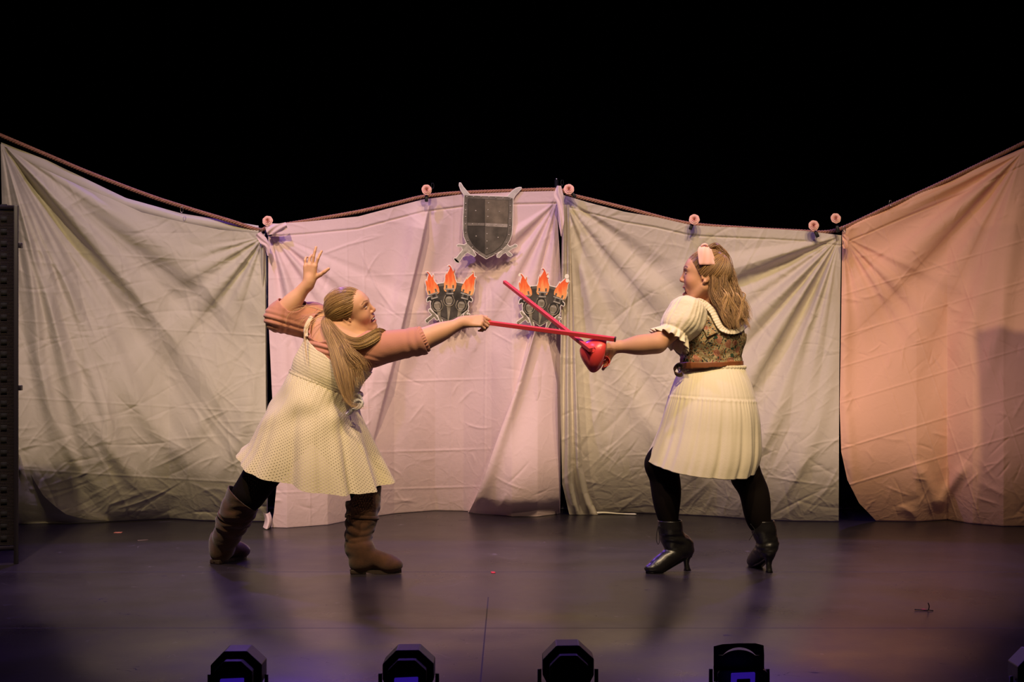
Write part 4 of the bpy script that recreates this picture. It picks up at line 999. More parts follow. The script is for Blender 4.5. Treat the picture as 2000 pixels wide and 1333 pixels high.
def hand(wrist, fwd, back, thumb_side, curls, scale=1.0, spread=0.10, thumb=(0.5, 0.3), flen=None):
    """wrist point, direction of the palm, direction the back of the hand faces; thumb_side +1/-1 along cross(back, fwd)"""
    f = nA(fwd); f /= np.linalg.norm(f); b = nA(back); b -= f * f.dot(b); b /= np.linalg.norm(b); s = np.cross(b, f) * thumb_side   # s points to the thumb
    W = nA(wrist); k = scale; pr = []
    pl = .088 * k
    for t in (-.030, -.011, .009, .028):
        pr.append(cap(W + f * .012 * k + s * t * .62 * k, W + f * pl * (1 - .10 * (t < -.02)) + s * t * k, .0155 * k, .0115 * k, .012))
    pr.append(cap(W - f * .02 * k, W + f * .02 * k, .023 * k, .021 * k, .02))
    pr.append(ell(W + f * .035 * k + s * .020 * k - b * .010 * k, (.030 * k, .016 * k, .014 * k), np.stack([f, s, b], 1), .014))
    lens = [(.043, .026, .022), (.048, .030, .023), (.044, .028, .022), (.034, .021, .020)]
    if flen: lens = [(a * c, b_ * c, d * c) for (a, b_, d), c in zip(lens, flen)]
    for i, t in enumerate((.029, .0095, -.0105, -.0295)):      # index .. little
        p = W + f * pl * (1.0, 1.03, .99, .91)[i] + s * t * k
        r = (.0088, .0090, .0086, .0076)[i] * k; ang = 0; d0 = f + s * spread * (1.5, .5, -.5, -1.6)[i]; d0 /= np.linalg.norm(d0)
        cu = curls[i] if isinstance(curls[i], (tuple, list)) else (curls[i],) * 3
        for j in range(3):
            ang += cu[j]; d = d0 * math.cos(ang) - b * math.sin(ang); q = p + d * lens[i][j] * k
            pr.append(cap(p, q, r * (1 - .07 * j), r * (1 - .07 * (j + 1)), .003 if j else .006)); p = q
    base = W + f * .022 * k + s * .024 * k - b * .006 * k
    sp, cu = thumb; d = f * math.cos(sp) + s * math.sin(sp); ang = 0; rr = (.0135, .0115, .0098)
    for j, L in enumerate((.040, .030, .026)):
        dd = d * math.cos(cu * (j + .4)) + (f * .55 - b * .8) * math.sin(cu * (j + .4)); dd /= np.linalg.norm(dd); q = base + dd * L * k
        pr.append(cap(base, q, rr[j] * k, rr[j] * .88 * k, .006)); base = q
    return pr

def strands(guides, seed, segs=22, ring=4):
    """guides: list of dict(pts world, w0,w1 (list of half widths), depth, n, r, wave)"""
    V = []; Fc = []; C = []; n0 = 0; rs = np.random.RandomState(seed)
    for g in guides:
        base = catmull(g['pts'], segs); t_, a_, b_ = frames(base); tt = np.linspace(0, 1, segs)
        wd = np.interp(tt, np.linspace(0, 1, len(g['w'])), g['w']); dp = np.interp(tt, np.linspace(0, 1, len(g['d'])), g['d'])
        for _ in range(g['n']):
            an = rs.uniform(0, 6.283); rd = math.sqrt(rs.uniform(0.05, 1)); oa, ob = math.cos(an) * rd, math.sin(an) * rd
            wv = g.get('wave', 0) * rs.uniform(.5, 1.3); wf = g.get('wf', 2.0) * rs.uniform(.8, 1.25); ph = rs.uniform(0, 6.28) if not g.get('sync') else g['sync'] + rs.normal() * .5
            drift = rs.normal() * g.get('drift', .004); cut = rs.uniform(g.get('cut', .85), 1.0)
            tl = tt * cut; base_i = np.stack([np.interp(tl, tt, base[:, j]) for j in range(3)], 1)
            ai = np.stack([np.interp(tl, tt, a_[:, j]) for j in range(3)], 1); bi = np.stack([np.interp(tl, tt, b_[:, j]) for j in range(3)], 1)
            wi = np.interp(tl, tt, wd); di = np.interp(tl, tt, dp)
            off = oa * wi + drift * tl ** 2 + wv * tl ** .7 * np.sin(tl * wf * 6.283 + ph); off2 = ob * di + wv * .6 * tl ** .7 * np.cos(tl * wf * 6.283 + ph * 1.3)
            path = base_i + ai * off[:, None] + bi * off2[:, None]
            rad = g['r'] * rs.uniform(.6, 1.4) * np.interp(tt, [0, .12, .8, 1], [.3, 1, .8, .15])
            v, f = tube(path, rad, ring, False); V.append(v); Fc.append(f + n0); n0 += len(v)
            sh = rs.uniform(0, 1) ** 1.2; dk, lt = nA(g['dark']), nA(g['light'])
            lt2 = nA(g.get('tip', g['light'])); fade = (tl ** 1.5)[:, None]
            c = (dk * (1 - sh) + lt * sh)[None, :] * (1 - fade * .6) + lt2[None, :] * fade * .6 * (.6 + .4 * sh)
            C.append(np.repeat(c, ring, 0))
    return np.concatenate(V), np.concatenate(Fc), np.concatenate(C)

HAIR = mat('blond_hair', (0.4, 0.25, 0.12), 0.42, attr='Col', spec=0.45, sheen=0.1)

def scalp(H, parent, pole, seed, dark, light, n, hair_r=.0016, lift=.004, hairline=.086, extra=None, name='hair', par_line=True):
    """combed hair hugging the skull, every lock running to the tie at pole (head-local direction)"""
    rs = np.random.RandomState(seed); c0 = nA((-.014, 0, .030)); R0 = nA((.1005, .0795, .0905)) + lift
    # base shell
    th = np.linspace(0.0, math.pi, 130); ph = np.linspace(0, 2 * math.pi, 240, endpoint=False)
    D = np.array([(math.sin(t) * math.cos(p), math.sin(t) * math.sin(p), math.cos(t)) for t in th for p in ph])
    V = c0 + D * R0
    po = nA(pole); po /= np.linalg.norm(po)
    def ok(V):
        x, z = V[:, 0], V[:, 2]; y = np.abs(V[:, 1])
        lim = np.interp(z, [-.070, -.055, -.02, -.002, .018, .040, .062, .076, .084, .13], [-.075, -.030, -.018, .016, .030, .044, .062, .084, hairline + .01, hairline + .01])
        return (x < lim) & (z > -.066)
    F_ = grid_faces(240, 130, True); o = ok(V)
    ax = np.cross(D, po); azi = np.arctan2(D @ np.cross(po, (0, 1, .01)), D[:, 1]);  
    V = V + D * (.0012 * np.sin(azi * 60) + .001 * np.sin(azi * 23 + 1))[:, None]
    Vk, Fk = keep(V, F_, o[F_].all(1)); Vk = smooth_border(Vk, Fk, 14); Dk = Vk - c0; Dk /= np.linalg.norm(Dk, axis=1)[:, None]
    az = np.arctan2(Dk @ np.cross(po, np.cross(po, (0, 1, .01))), Dk @ np.cross(po, (0, 1, .01))); sv = .5 + .5 * np.sin(az * 83 + 3 * np.sin(az * 31) + 2 * np.sin(az * 13))
    parts = [((Vk * H.k) @ H.R.T + H.o, Fk)]; cols = [nA(dark)[None] * (1 - .45 * sv[:, None]) + nA(light)[None] * .45 * sv[:, None]]
    tries = 0; cnt = 0
    while cnt < n and tries < n * 40:
        tries += 1; d = rs.normal(size=3); d /= np.linalg.norm(d); p = c0 + d * R0
        if not ok(p[None])[0] or d.dot(po) > .93: continue
        if extra and not extra(p): continue
        om = math.acos(np.clip(d.dot(po), -1, 1)); tt = np.linspace(0, 1, 14)
        q = (np.sin((1 - tt) * om)[:, None] * d + np.sin(tt * om)[:, None] * po) / math.sin(om)
        if par_line and d[2] > .2:       # first down from the parting, then back
            q[:, 2] -= .08 * np.sin(tt * math.pi) * abs(d[1]) ** .5; q /= np.linalg.norm(q, axis=1)[:, None]
        rr = R0 + .0008 + rs.uniform(0, .0022); pth = c0 + q * rr
        pth = (pth * H.k) @ H.R.T + H.o
        v, f = tube(pth, hair_r * rs.uniform(.6, 1.4) * np.interp(tt, [0, .15, 1], [.3, 1, .9]), 4, False)
        parts.append((v, f)); s_ = rs.uniform(0, 1) ** 1.3; cols.append(np.tile(nA(dark) * (1 - s_) + nA(light) * s_, (len(v), 1))); cnt += 1
    V, Fc = merge(parts)
    return V, Fc, np.concatenate(cols)

def shell(name, prims, lo, hi, h, infl, pred, material, parent, disp=None, sm=1, uvf=None, colors=None, kscale=1.0):
    """garment: the body's own surface pushed outward and cut where the garment ends"""
    V, Fc = nets(*field(prims, lo, hi, h, infl, kscale)); V = smooth_mesh(V, Fc, sm)
    if disp is not None:
        N = vnormals(V, Fc); V = V + N * disp(V)[:, None]
    c = V[Fc].mean(1); V, Fc = keep(V, Fc, pred(c)); V = smooth_border(V, Fc)
    return np_mesh(name, V, Fc, material, parent, uv=None if uvf is None else uvf(V), colors=colors(V) if colors else None)

def loft(rows, nu, ang0=0.0, fold=None, closed=True):
    """rows: list of (centre, half vector a, half vector b); fold(theta, v)->scale"""
    th = np.linspace(0, 2 * math.pi, nu, endpoint=not closed) + ang0; V = []
    nv = len(rows)
    for j, (c, a, b) in enumerate(rows):
        v = j / (nv - 1); s = np.ones(nu) if fold is None else fold(th, v)
        V.append(nA(c) + nA(a) * (np.cos(th) * s)[:, None] + nA(b) * (np.sin(th) * s)[:, None])
    return np.concatenate(V), grid_faces(nu, nv, closed)

def skirt(name, key, nu, nv, depth, ydrop, Yc, fold, material, parent, uvscale=(1.0, 1.0), flip=False):
    """key rows: (v, left px, left py, right px, right py, depth half, near-side drop, Ycentre)"""
    k = nA(key); vs = np.linspace(0, 1, nv)
    def cr(col): 
        return np.interp(vs, k[:, 0], k[:, col]) if len(k) < 3 else catmull_1d(k[:, 0], k[:, col], vs)
    lx, ly, rx, ry, dp, dr, yc = [cr(i) for i in range(1, 8)]
    rows = []
    for i in range(nv):
        L = nA(P(lx[i], ly[i], yc[i])); R = nA(P(rx[i], ry[i], yc[i])); rows.append(((L + R) / 2, (R - L) / 2, np.array([0, -dp[i], -dr[i]])))
    V, Fc = loft(rows, nu, -math.pi / 2, fold)
    w_ = np.linalg.norm(rows[nv // 2][1]) * 2; per = 2.6 * w_
    Vr = V.reshape(nv, nu, 3); ds = np.r_[np.zeros((1, nu)), np.cumsum(np.linalg.norm(np.diff(Vr, axis=0), axis=2), 0)]
    U = np.tile(np.linspace(0, per, nu, endpoint=False), (nv, 1))
    uv = np.stack([U.ravel(), ds.ravel()], 1)
    return np_mesh(name, V, Fc, material, parent, uv=uv)

def catmull_1d(x, y, q):
    """monotone-ish smooth interpolation"""
    m = np.gradient(y, x); i = np.clip(np.searchsorted(x, q) - 1, 0, len(x) - 2); h = x[i + 1] - x[i]; t = (q - x[i]) / h
    return (2 * t ** 3 - 3 * t ** 2 + 1) * y[i] + (t ** 3 - 2 * t ** 2 + t) * h * m[i] + (-2 * t ** 3 + 3 * t ** 2) * y[i + 1] + (t ** 3 - t ** 2) * h * m[i + 1]

def eyelet_mat(name, color, pitch, radius, holes=True, bump=0.3):
    """cotton with rows of small punched and stitched holes (holes are see-through)"""
    m = bpy.data.materials.new(name); m.use_nodes = True; nt = m.node_tree; N = nt.nodes; L = nt.links; b = N['Principled BSDF']
    b.inputs['Base Color'].default_value = (*color, 1); b.inputs['Roughness'].default_value = 0.8; b.inputs['Specular IOR Level'].default_value = 0.2; b.inputs['Sheen Weight'].default_value = 0.2
    uv = N.new('ShaderNodeUVMap'); sep = N.new('ShaderNodeSeparateXYZ'); L.new(uv.outputs[0], sep.inputs[0])
    def mt(op, a, c=None):
        x = N.new('ShaderNodeMath'); x.operation = op
        for i, v in enumerate((a, c)):
            if v is None: continue
            if isinstance(v, (int, float)): x.inputs[i].default_value = v
            else: L.new(v, x.inputs[i])
        return x.outputs[0]
    v_ = mt('DIVIDE', sep.outputs['Y'], pitch * 0.5); row = mt('FLOOR', v_); u_ = mt('ADD', mt('DIVIDE', sep.outputs['X'], pitch), mt('MULTIPLY', row, 0.5))
    du = mt('MULTIPLY', mt('SUBTRACT', mt('FRACT', u_), 0.5), pitch); dv = mt('MULTIPLY', mt('SUBTRACT', mt('FRACT', v_), 0.5), pitch * 0.5)
    d = mt('SQRT', mt('ADD', mt('MULTIPLY', du, du), mt('MULTIPLY', dv, dv)))
    ring = N.new('ShaderNodeMapRange'); ring.interpolation_type = 'SMOOTHSTEP'; ring.inputs[1].default_value = radius; ring.inputs[2].default_value = radius * 2.2; ring.inputs[3].default_value = 1; ring.inputs[4].default_value = 0; L.new(d, ring.inputs[0])
    tc = N.new('ShaderNodeTexCoord'); n = N.new('ShaderNodeTexNoise'); n.inputs['Scale'].default_value = 60; n.inputs['Detail'].default_value = 4; L.new(tc.outputs['Object'], n.inputs['Vector'])
    bp = N.new('ShaderNodeBump'); bp.inputs['Strength'].default_value = bump; bp.inputs['Distance'].default_value = 0.003
    L.new(mt('ADD', mt('MULTIPLY', n.outputs[0], 0.7), ring.outputs[0]), bp.inputs['Height']); L.new(bp.outputs[0], b.inputs['Normal'])
    if holes:
        tr = N.new('ShaderNodeBsdfTransparent'); ms = N.new('ShaderNodeMixShader'); L.new(mt('LESS_THAN', d, radius), ms.inputs[0])
        L.new(b.outputs[0], ms.inputs[1]); L.new(tr.outputs[0], ms.inputs[2]); L.new(ms.outputs[0], N['Material Output'].inputs[0])
    return m
# ------------------------------------------------------------------ woman on the right, seen from behind, lunging left
def p3(x, y, Y): return nA(P(x, y, Y))
def near_Y(V, px, py, r=4.0):
    """front surface of a body at that spot of the wall of the figure"""
    qx = V[:, 0] / V[:, 1] * F_PX + 1000; qy = 666.5 - (V[:, 2] - CAM_Z) / V[:, 1] * F_PX
    m = np.hypot(qx - px, qy - py) < r
    return float(V[m, 1].min()) if m.any() else None
def verts(o):
    a = np.zeros(len(o.data.vertices) * 3); o.data.vertices.foreach_get('co', a); return a.reshape(-1, 3)
def band_on(Vs, pts, wds, name, material, parent, off=0.006, n=40, k=7, wav=0.0, wf=3.0, colors=None, thick=0.002):
    """a strip of cloth lying on a body surface along a path"""
    c = catmull([(x, y) for x, y in pts], n); wq = np.interp(np.linspace(0, 1, n), np.linspace(0, 1, len(wds)), wds)
    t = np.gradient(c, axis=0); t /= np.linalg.norm(t, axis=1)[:, None]; nn = np.stack([-t[:, 1], t[:, 0]], 1); last = None; V = []
    ys = []
    for i in range(n):
        y = near_Y(Vs, c[i, 0], c[i, 1], 5); 
        if y is None: y = ys[-1] if ys else 6.95
        ys.append(y)
    ys = np.convolve(np.r_[ys[0], ys[0], ys, ys[-1], ys[-1]], np.ones(5) / 5, 'valid')
    for i in range(n):
        for j in range(k):
            s = j / (k - 1) * 2 - 1; q = c[i] + nn[i] * s * wq[i] / 2; yy = near_Y(Vs, q[0], q[1], 5)
            if yy is None or yy > ys[i] + .03: yy = ys[i] + .012 * s * s
            V.append(P(q[0], q[1], yy - off - wav * (.5 + .5 * math.sin(i * wf + s * .8)) * (.3 + .7 * abs(s))))
    V = np.array(V); 
    o = np_mesh(name, V, grid_faces(k, n), material, parent)
    md = o.modifiers.new('thickness', 'SOLIDIFY'); md.thickness = thick; md.offset = 0
    return o

CREAM = mat('cream_gauze', (0.76, 0.67, 0.51), 0.85, sheen=0.2, bump=(90, 0.5, 0.003))
def floral_mat():
    m = bpy.data.materials.new('floral_tapestry'); m.use_nodes = True; nt = m.node_tree; N = nt.nodes; L = nt.links; b = N['Principled BSDF']
    b.inputs['Roughness'].default_value = 0.85; b.inputs['Specular IOR Level'].default_value = 0.15
    tc = N.new('ShaderNodeTexCoord')
    def vor(sc, rnd=1, feat='F1'):
        v = N.new('ShaderNodeTexVoronoi'); v.inputs['Scale'].default_value = sc; v.feature = feat; v.inputs['Randomness'].default_value = rnd; L.new(warp.outputs[2], v.inputs['Vector']); return v
    n = N.new('ShaderNodeTexNoise'); n.inputs['Scale'].default_value = 26; n.inputs['Detail'].default_value = 3; L.new(tc.outputs['Object'], n.inputs['Vector'])
    warp = N.new('ShaderNodeMix'); warp.data_type = 'RGBA'; warp.inputs[0].default_value = 0.035; L.new(tc.outputs['Object'], warp.inputs[6]); L.new(n.outputs['Color'], warp.inputs[7])
    def ramp(src, els, const=True):
        r = N.new('ShaderNodeValToRGB'); r.color_ramp.interpolation = 'CONSTANT' if const else 'LINEAR'
        e = r.color_ramp.elements; e[0].position, e[0].color = els[0][0], (*els[0][1], 1); e[1].position, e[1].color = els[1][0], (*els[1][1], 1)
        for p_, c in els[2:]: x = e.new(p_); x.color = (*c, 1)
        L.new(src, r.inputs[0]); return r.outputs[0]
    small = vor(165); sc = N.new('ShaderNodeSeparateColor'); L.new(small.outputs['Color'], sc.inputs[0])
    base = ramp(sc.outputs[0], [(0, (0.46, 0.37, 0.21)), (0.34, (0.10, 0.10, 0.06)), (0.44, (0.46, 0.22, 0.08)), (0.54, (0.52, 0.42, 0.24)), (0.76, (0.035, 0.04, 0.045)), (0.84, (0.34, 0.11, 0.07)), (0.91, (0.46, 0.39, 0.26))])
    big = vor(20); bc = N.new('ShaderNodeSeparateColor'); L.new(big.outputs['Color'], bc.inputs[0])
    dist = N.new('ShaderNodeMath'); dist.operation = 'LESS_THAN'; dist.inputs[1].default_value = 0.36; L.new(big.outputs['Distance'], dist.inputs[0])
    sel = N.new('ShaderNodeMath'); sel.operation = 'GREATER_THAN'; sel.inputs[1].default_value = 0.35; L.new(bc.outputs[0], sel.inputs[0])
    mm = N.new('ShaderNodeMath'); mm.operation = 'MULTIPLY'; L.new(dist.outputs[0], mm.inputs[0]); L.new(sel.outputs[0], mm.inputs[1])
    wv = N.new('ShaderNodeMath'); wv.operation = 'MULTIPLY'; wv.inputs[1].default_value = 9; L.new(big.outputs['Distance'], wv.inputs[0]); fr = N.new('ShaderNodeMath'); fr.operation = 'FRACT'; L.new(wv.outputs[0], fr.inputs[0])
    rose = ramp(fr.outputs[0], [(0, (0.52, 0.22, 0.15)), (0.5, (0.30, 0.08, 0.07)), (0.7, (0.55, 0.30, 0.18))], False)
    x1 = N.new('ShaderNodeMix'); x1.data_type = 'RGBA'; L.new(mm.outputs[0], x1.inputs[0]); L.new(base, x1.inputs[6]); L.new(rose, x1.inputs[7])
    leaf = vor(34, 1); lc = N.new('ShaderNodeSeparateColor'); L.new(leaf.outputs['Color'], lc.inputs[0])
    l1 = N.new('ShaderNodeMath'); l1.operation = 'GREATER_THAN'; l1.inputs[1].default_value = 0.70; L.new(lc.outputs[1], l1.inputs[0])
    l2 = N.new('ShaderNodeMath'); l2.operation = 'LESS_THAN'; l2.inputs[1].default_value = 0.33; L.new(leaf.outputs['Distance'], l2.inputs[0])
    l3 = N.new('ShaderNodeMath'); l3.operation = 'MULTIPLY'; L.new(l1.outputs[0], l3.inputs[0]); L.new(l2.outputs[0], l3.inputs[1])
    x2 = N.new('ShaderNodeMix'); x2.data_type = 'RGBA'; L.new(l3.outputs[0], x2.inputs[0]); L.new(x1.outputs[2], x2.inputs[6]); x2.inputs[7].default_value = (0.045, 0.085, 0.06, 1)
    pn = N.new('ShaderNodeTexNoise'); pn.inputs['Scale'].default_value = 14; pn.inputs['Detail'].default_value = 2; L.new(tc.outputs['Object'], pn.inputs['Vector'])
    pm = N.new('ShaderNodeMapRange'); pm.inputs[1].default_value = .35; pm.inputs[2].default_value = .6; pm.inputs[3].default_value = .45; pm.inputs[4].default_value = 1.1; L.new(pn.outputs[0], pm.inputs[0])
    x3 = N.new('ShaderNodeMix'); x3.data_type = 'RGBA'; x3.blend_type = 'MULTIPLY'; x3.inputs[0].default_value = 1; L.new(x2.outputs[2], x3.inputs[6]); L.new(pm.outputs[0], x3.inputs[7])
    L.new(x3.outputs[2], b.inputs['Base Color'])
    bp = N.new('ShaderNodeBump'); bp.inputs['Strength'].default_value = 0.4; bp.inputs['Distance'].default_value = 0.002; L.new(sc.outputs[1], bp.inputs['Height']); L.new(bp.outputs[0], b.inputs['Normal'])
    return m
FLORAL = floral_mat()
LEATHER = mat('brown_belt_leather', (0.30, 0.10, 0.04), 0.45, noise=(20, 0.3))
BLEATHER = mat('black_boot_leather', (0.010, 0.009, 0.009), 0.32, spec=0.6, bump=(60, 0.35, 0.004))
PINK = mat('pink_bow_cloth', (0.88, 0.50, 0.46), 0.7, sheen=0.2)
RED = mat('red_plastic', (0.74, 0.06, 0.06), 0.32, coat=0.3)
REDW = mat('red_painted_wood', (0.70, 0.055, 0.065), 0.55)

rw = thing('person', 'woman in floral corset and cream dress with pink hair bow, lunging left in black boots', 'person', tuple(P(1392, 1118, 6.98).xy) + (0,))
f_ = nA((-.50, .86, 0)); RT = basis(f_, (0, 0, 1)); LAT = RT[:, 1]
H2 = Head(p3(1377, 541, 6.98), (-.975, .17, .08), (.04, 0, 1), 1.07)
sL, eL, wL = p3(1350, 612, 6.94), p3(1284, 671, 6.83), p3(1199, 679, 6.86)
sR, eR, wR = p3(1434, 614, 7.13), p3(1392, 672, 7.30), p3(1345, 630, 7.16)
ribs = p3(1391, 658, 7.02)
torso = [ell(p3(1392, 772, 7.02), (.120, .172, .125), RT, .04), ell(p3(1389, 715, 7.02), (.110, .150, .095), RT, .05), ell(ribs, (.118, .168, .125), RT, .05),
         cap(sL, sR, .052, .052, .05), cap(p3(1396, 612, 7.02), ribs, .085, .10, .05)]
for q in (-1, 1):
    torso += [ell(ribs + f_ * .095 + LAT * q * .075 - nA((0, 0, .02)), (.062, .072, .066), RT, .03), ell(p3(1394, 792, 7.0) - f_ * .055 + LAT * q * .08, (.10, .095, .105), RT, .05)]
neck = [cap(p3(1396, 608, 7.02), H2.w((-.034, 0, -.050)), .058, .056, .03)]
arms = [cap(sL, eL, .052, .044, .03), cap(eL, wL, .044, .028, .02), ell(eL * .68 + wL * .32, (.085, .043, .045), basis(wL - eL, (0, 0, 1)), .03),
        cap(sR, eR, .050, .042, .03), cap(eR, wR, .042, .028, .02)]
legs_up = [cap(p3(1366, 800, 6.97), p3(1291, 908, 6.99), .098, .068, .04), cap(p3(1422, 800, 7.05), p3(1457, 930, 6.99), .100, .070, .04)]
legs_lo = [cap(p3(1290, 910, 6.99), p3(1311, 1050, 6.99), .064, .038, .03), ell(p3(1303, 958, 6.99), (.064, .066, .15), basis((-1, -.2, 0), (-.12, 0, 1)), .03), ell(p3(1291, 904, 6.98), (.066, .064, .078), None, .03),
           cap(p3(1459, 935, 6.99), p3(1499, 1060, 7.0), .062, .036, .03), ell(p3(1478, 984, 7.0), (.062, .062, .135), basis((-1, 0, 0), (-.28, 0, 1)), .03)]
handL = hand(wL, (-.90, .05, -.42), (-.2, -.9, .35), 1, [1.15, 1.2, 1.2, 1.15], .95, .04, (.7, .5))
handR = hand(wR, (-.62, -.1, .78), (.0, -1, 0), 1, [.7, .8, .8, .8], .9, .06, (.5, .3))
SK2 = (0.62, 0.33, 0.195)
def paint2(V):
    C = H2.paint(V, SK2, (.60, .20, .17), (.10, .05, .03), (.74, .26, .20), .022, .010)
    return C
H2p = H2.prims(grin=.010, jaw_open=.022)
hb = (H2.o - .19, H2.o + .19); hb = (nA((H2.o[0] - .15, H2.o[1] - .13, H2.o[2] - .135)), nA((H2.o[0] + .13, H2.o[1] + .13, H2.o[2] + .16)))
body2 = body_mesh('body', torso + legs_up + legs_lo + arms + neck + H2p + handL + handR, [hb], .0045, .0019, rw, SKIN, paint2)
eyes(H2, rw, (1, 0, 0))
# upper teeth
V, Fc = tube(catmull([H2.w((.066, -.022, -.0635)), H2.w((.084, -.012, -.0630)), H2.w((.0885, 0, -.0628)), H2.w((.084, .012, -.0630)), H2.w((.066, .022, -.0635))], 20), .0052, 8)
np_mesh('upper_teeth', V, Fc, TEETH, rw)

# tights
V, Fc = nets(*field(legs_up + legs_lo + [ell(p3(1392, 790, 7.02), (.118, .165, .12), RT, .04)], (.5, 6.5, .0), (1.7, 7.4, .90), .005, .004))
V = smooth_mesh(V, Fc, 1); ct = V[Fc].mean(1); V, Fc = keep(V, Fc, ct[:, 2] > .19); np_mesh('tights', V, Fc, TIGHTS, rw)

# dress skirt
def foldR(th, v):
    g = np.clip((v - .24) / .5, 0, 1); a = np.sin(th * 7 + .9 * np.sin(th * 3) + v) * .5 + np.sin(th * 13 + 1.3 + .8 * np.sin(th * 2 + v)) * .34 + np.sin(th * 23 + 2 + np.sin(th * 5)) * .13
    y = (.0022 * np.sin(th * 44 + 2 * np.sin(th * 5)) + .0018 * np.sin(th * 71 + np.sin(th * 9))) * (1.0 if v < .24 else 1 - .8 * g)
    yk = .009 * np.sin(th * 53 + 3 * np.sin(th * 7)) * np.exp(-np.maximum(v - .25, 0) / .12) * (v > .25)
    q = (th + math.pi / 2) % (2 * math.pi) - math.pi / 2
    for t0, am, wd_ in ((2.5, -.035, .07), (2.2, .030, .09), (1.95, -.030, .06), (1.7, .022, .07), (1.45, -.030, .055), (1.25, .026, .07), (1.0, -.034, .06), (.8, .03, .07), (.55, -.04, .06)):
        yk = yk + am * np.exp(-((q - t0) / wd_) ** 2) * g ** .7
    return 1 + .040 * g ** .8 * a * (1 - .25 * v) + y + yk + .010 * math.exp(-((v - .255) / .010) ** 2) - .008 * math.exp(-((v - .237) / .008) ** 2)
def emb_mat():
    m = eyelet_mat('embroidered_white_cotton', (0.80, 0.71, 0.54), 0.012, 0.0006, holes=False, bump=0.25)
    return m
skR = skirt('dress_skirt', [(0, 1330, 715, 1452, 714, .118, 0, 7.02), (.10, 1318, 742, 1464, 742, .155, 0, 7.01), (.25, 1307, 773, 1476, 783, .185, .0, 7.0), (.6, 1286, 840, 1485, 850, .22, .01, 7.0), (.85, 1270, 878, 1484, 893, .235, .035, 7.0), (1, 1262, 895, 1477, 918, .235, .05, 7.0)], 520, 110, None, None, None, foldR, emb_mat(), rw)
md = skR.modifiers.new('thickness', 'SOLIDIFY'); md.thickness = .0025
# elastic frill at the waist
V, Fc = loft([((p3(1330, y, 7.02) + p3(1452, y - 1, 7.02)) / 2, (p3(1452, y - 1, 7.02) - p3(1330, y, 7.02)) / 2 * s, nA((0, -.118 * s, 0))) for y, s in ((725, 1.0), (721, 1.075), (717, 1.085), (714.5, 1.05), (716, 1.0))], 260, 0, lambda th, v: 1 + .012 * np.sin(th * 47 + np.sin(th * 7)) * (1 if v < .9 else .5))
np_mesh('waist_frill', V, Fc, CREAM, skR)

# blouse, corset, belt
arm_t = lambda c, a, b: (c - a) @ (b - a) / (b - a).dot(b - a)
def segdist(c, a, b):
    t = np.clip(arm_t(c, a, b), 0, 1); return np.linalg.norm(c - a - t[:, None] * (b - a), axis=1)
lo2, hi2 = (.55, 6.55, .95), (1.5, 7.45, 1.42)
def zpy(y): return CAM_Z - (y - 666.5) / 396.5
nb = p3(1404, 606, 6.97)
def blouse_pred(c):
    q = (c - nb); sc = ((q[:, 0] - .035) / .070) ** 2 + ((q[:, 2] + .01) / .095) ** 2 < 1
    away = (segdist(c, sL, eL) < .075) & (arm_t(c, sL, eL) > .15)
    return (c[:, 2] > zpy(668)) & ~(sc & (c[:, 1] < 7.06)) & ~((q ** 2).sum(1) < .065 ** 2) & ~away & (np.linalg.norm(c - H2.o, axis=1) > .145)
bl2 = shell('blouse', torso + arms[:1] + arms[3:4], lo2, hi2, .005, .009, blouse_pred, CREAM, rw, lambda V: .0022 * sn(V[:, 0], V[:, 1], V[:, 2] * .4, 3, 90) + .0015)
def corset_pred(c):
    top = zpy(651) + .030 * np.clip((-.02 - (c[:, 0] - p3(1391, 650, 7.0)[0])) / .12, 0, 1)
    return (c[:, 2] < top) & (c[:, 2] > zpy(709)) 
cs = shell('corset', torso, lo2, hi2, .0045, .018, corset_pred, FLORAL, rw, lambda V: .002 * np.sin(V[:, 2] * 160 + 3 * np.sin(V[:, 0] * 20)) * np.exp(-((V[:, 2] - zpy(700)) / .03) ** 2) + .0012 * np.sin(V[:, 0] * 130))
md = cs.modifiers.new('thickness', 'SOLIDIFY'); md.thickness = .004; md.offset = -1
belt = shell('belt', torso, lo2, (1.5, 7.45, 1.15), .004, .019, lambda c: (c[:, 2] < zpy(707) - .0 + .02 * (c[:, 0] - .98)) & (c[:, 2] > zpy(717) + .06 * (c[:, 0] - .98)), LEATHER, rw)
md = belt.modifiers.new('thickness', 'SOLIDIFY'); md.thickness = .004; md.offset = 1
V = []
for i, (x, y) in enumerate(catmull([(1334, 716), (1326, 713), (1319, 718), (1316, 725), (1320, 731), (1328, 733), (1333, 730)], 30)):
    for s in (-1, 1): V.append(P(x + s * 1.0, y + s * 4.0, 6.90 + s * .004))
o = np_mesh('belt_tail', np.array(V), grid_faces(2, 30), mat('dark_belt_leather', (0.07, 0.03, 0.02), 0.4), belt); md = o.modifiers.new('thickness', 'SOLIDIFY'); md.thickness = .004
ca_ = [(1325, 712), (1330, 715), (1331, 722), (1327, 727), (1324, 722), (1324, 715)]
V, Fc = tube([tuple(P(x, y, 6.895)) for x, y in ca_ + ca_[:1]], .003, 6); np_mesh('belt_buckle', V, Fc, BLK, belt)
Vs = np.vstack([verts(bl2), verts(cs)])
band_on(Vs, [(1349, 583), (1356, 597), (1368, 616), (1381, 634), (1392, 655)], [12, 13, 17, 21, 24], 'corset_strap', FLORAL, cs, .007, 36, 8)
band_on(Vs, [(1352, 588), (1364, 587), (1377, 594), (1391, 608), (1400, 626), (1409, 641), (1424, 648), (1442, 647), (1460, 634)], [4, 9, 12, 13, 12, 10, 9, 8], 'neck_frill', CREAM, bl2, .012, 90, 7, .007, 1.9)

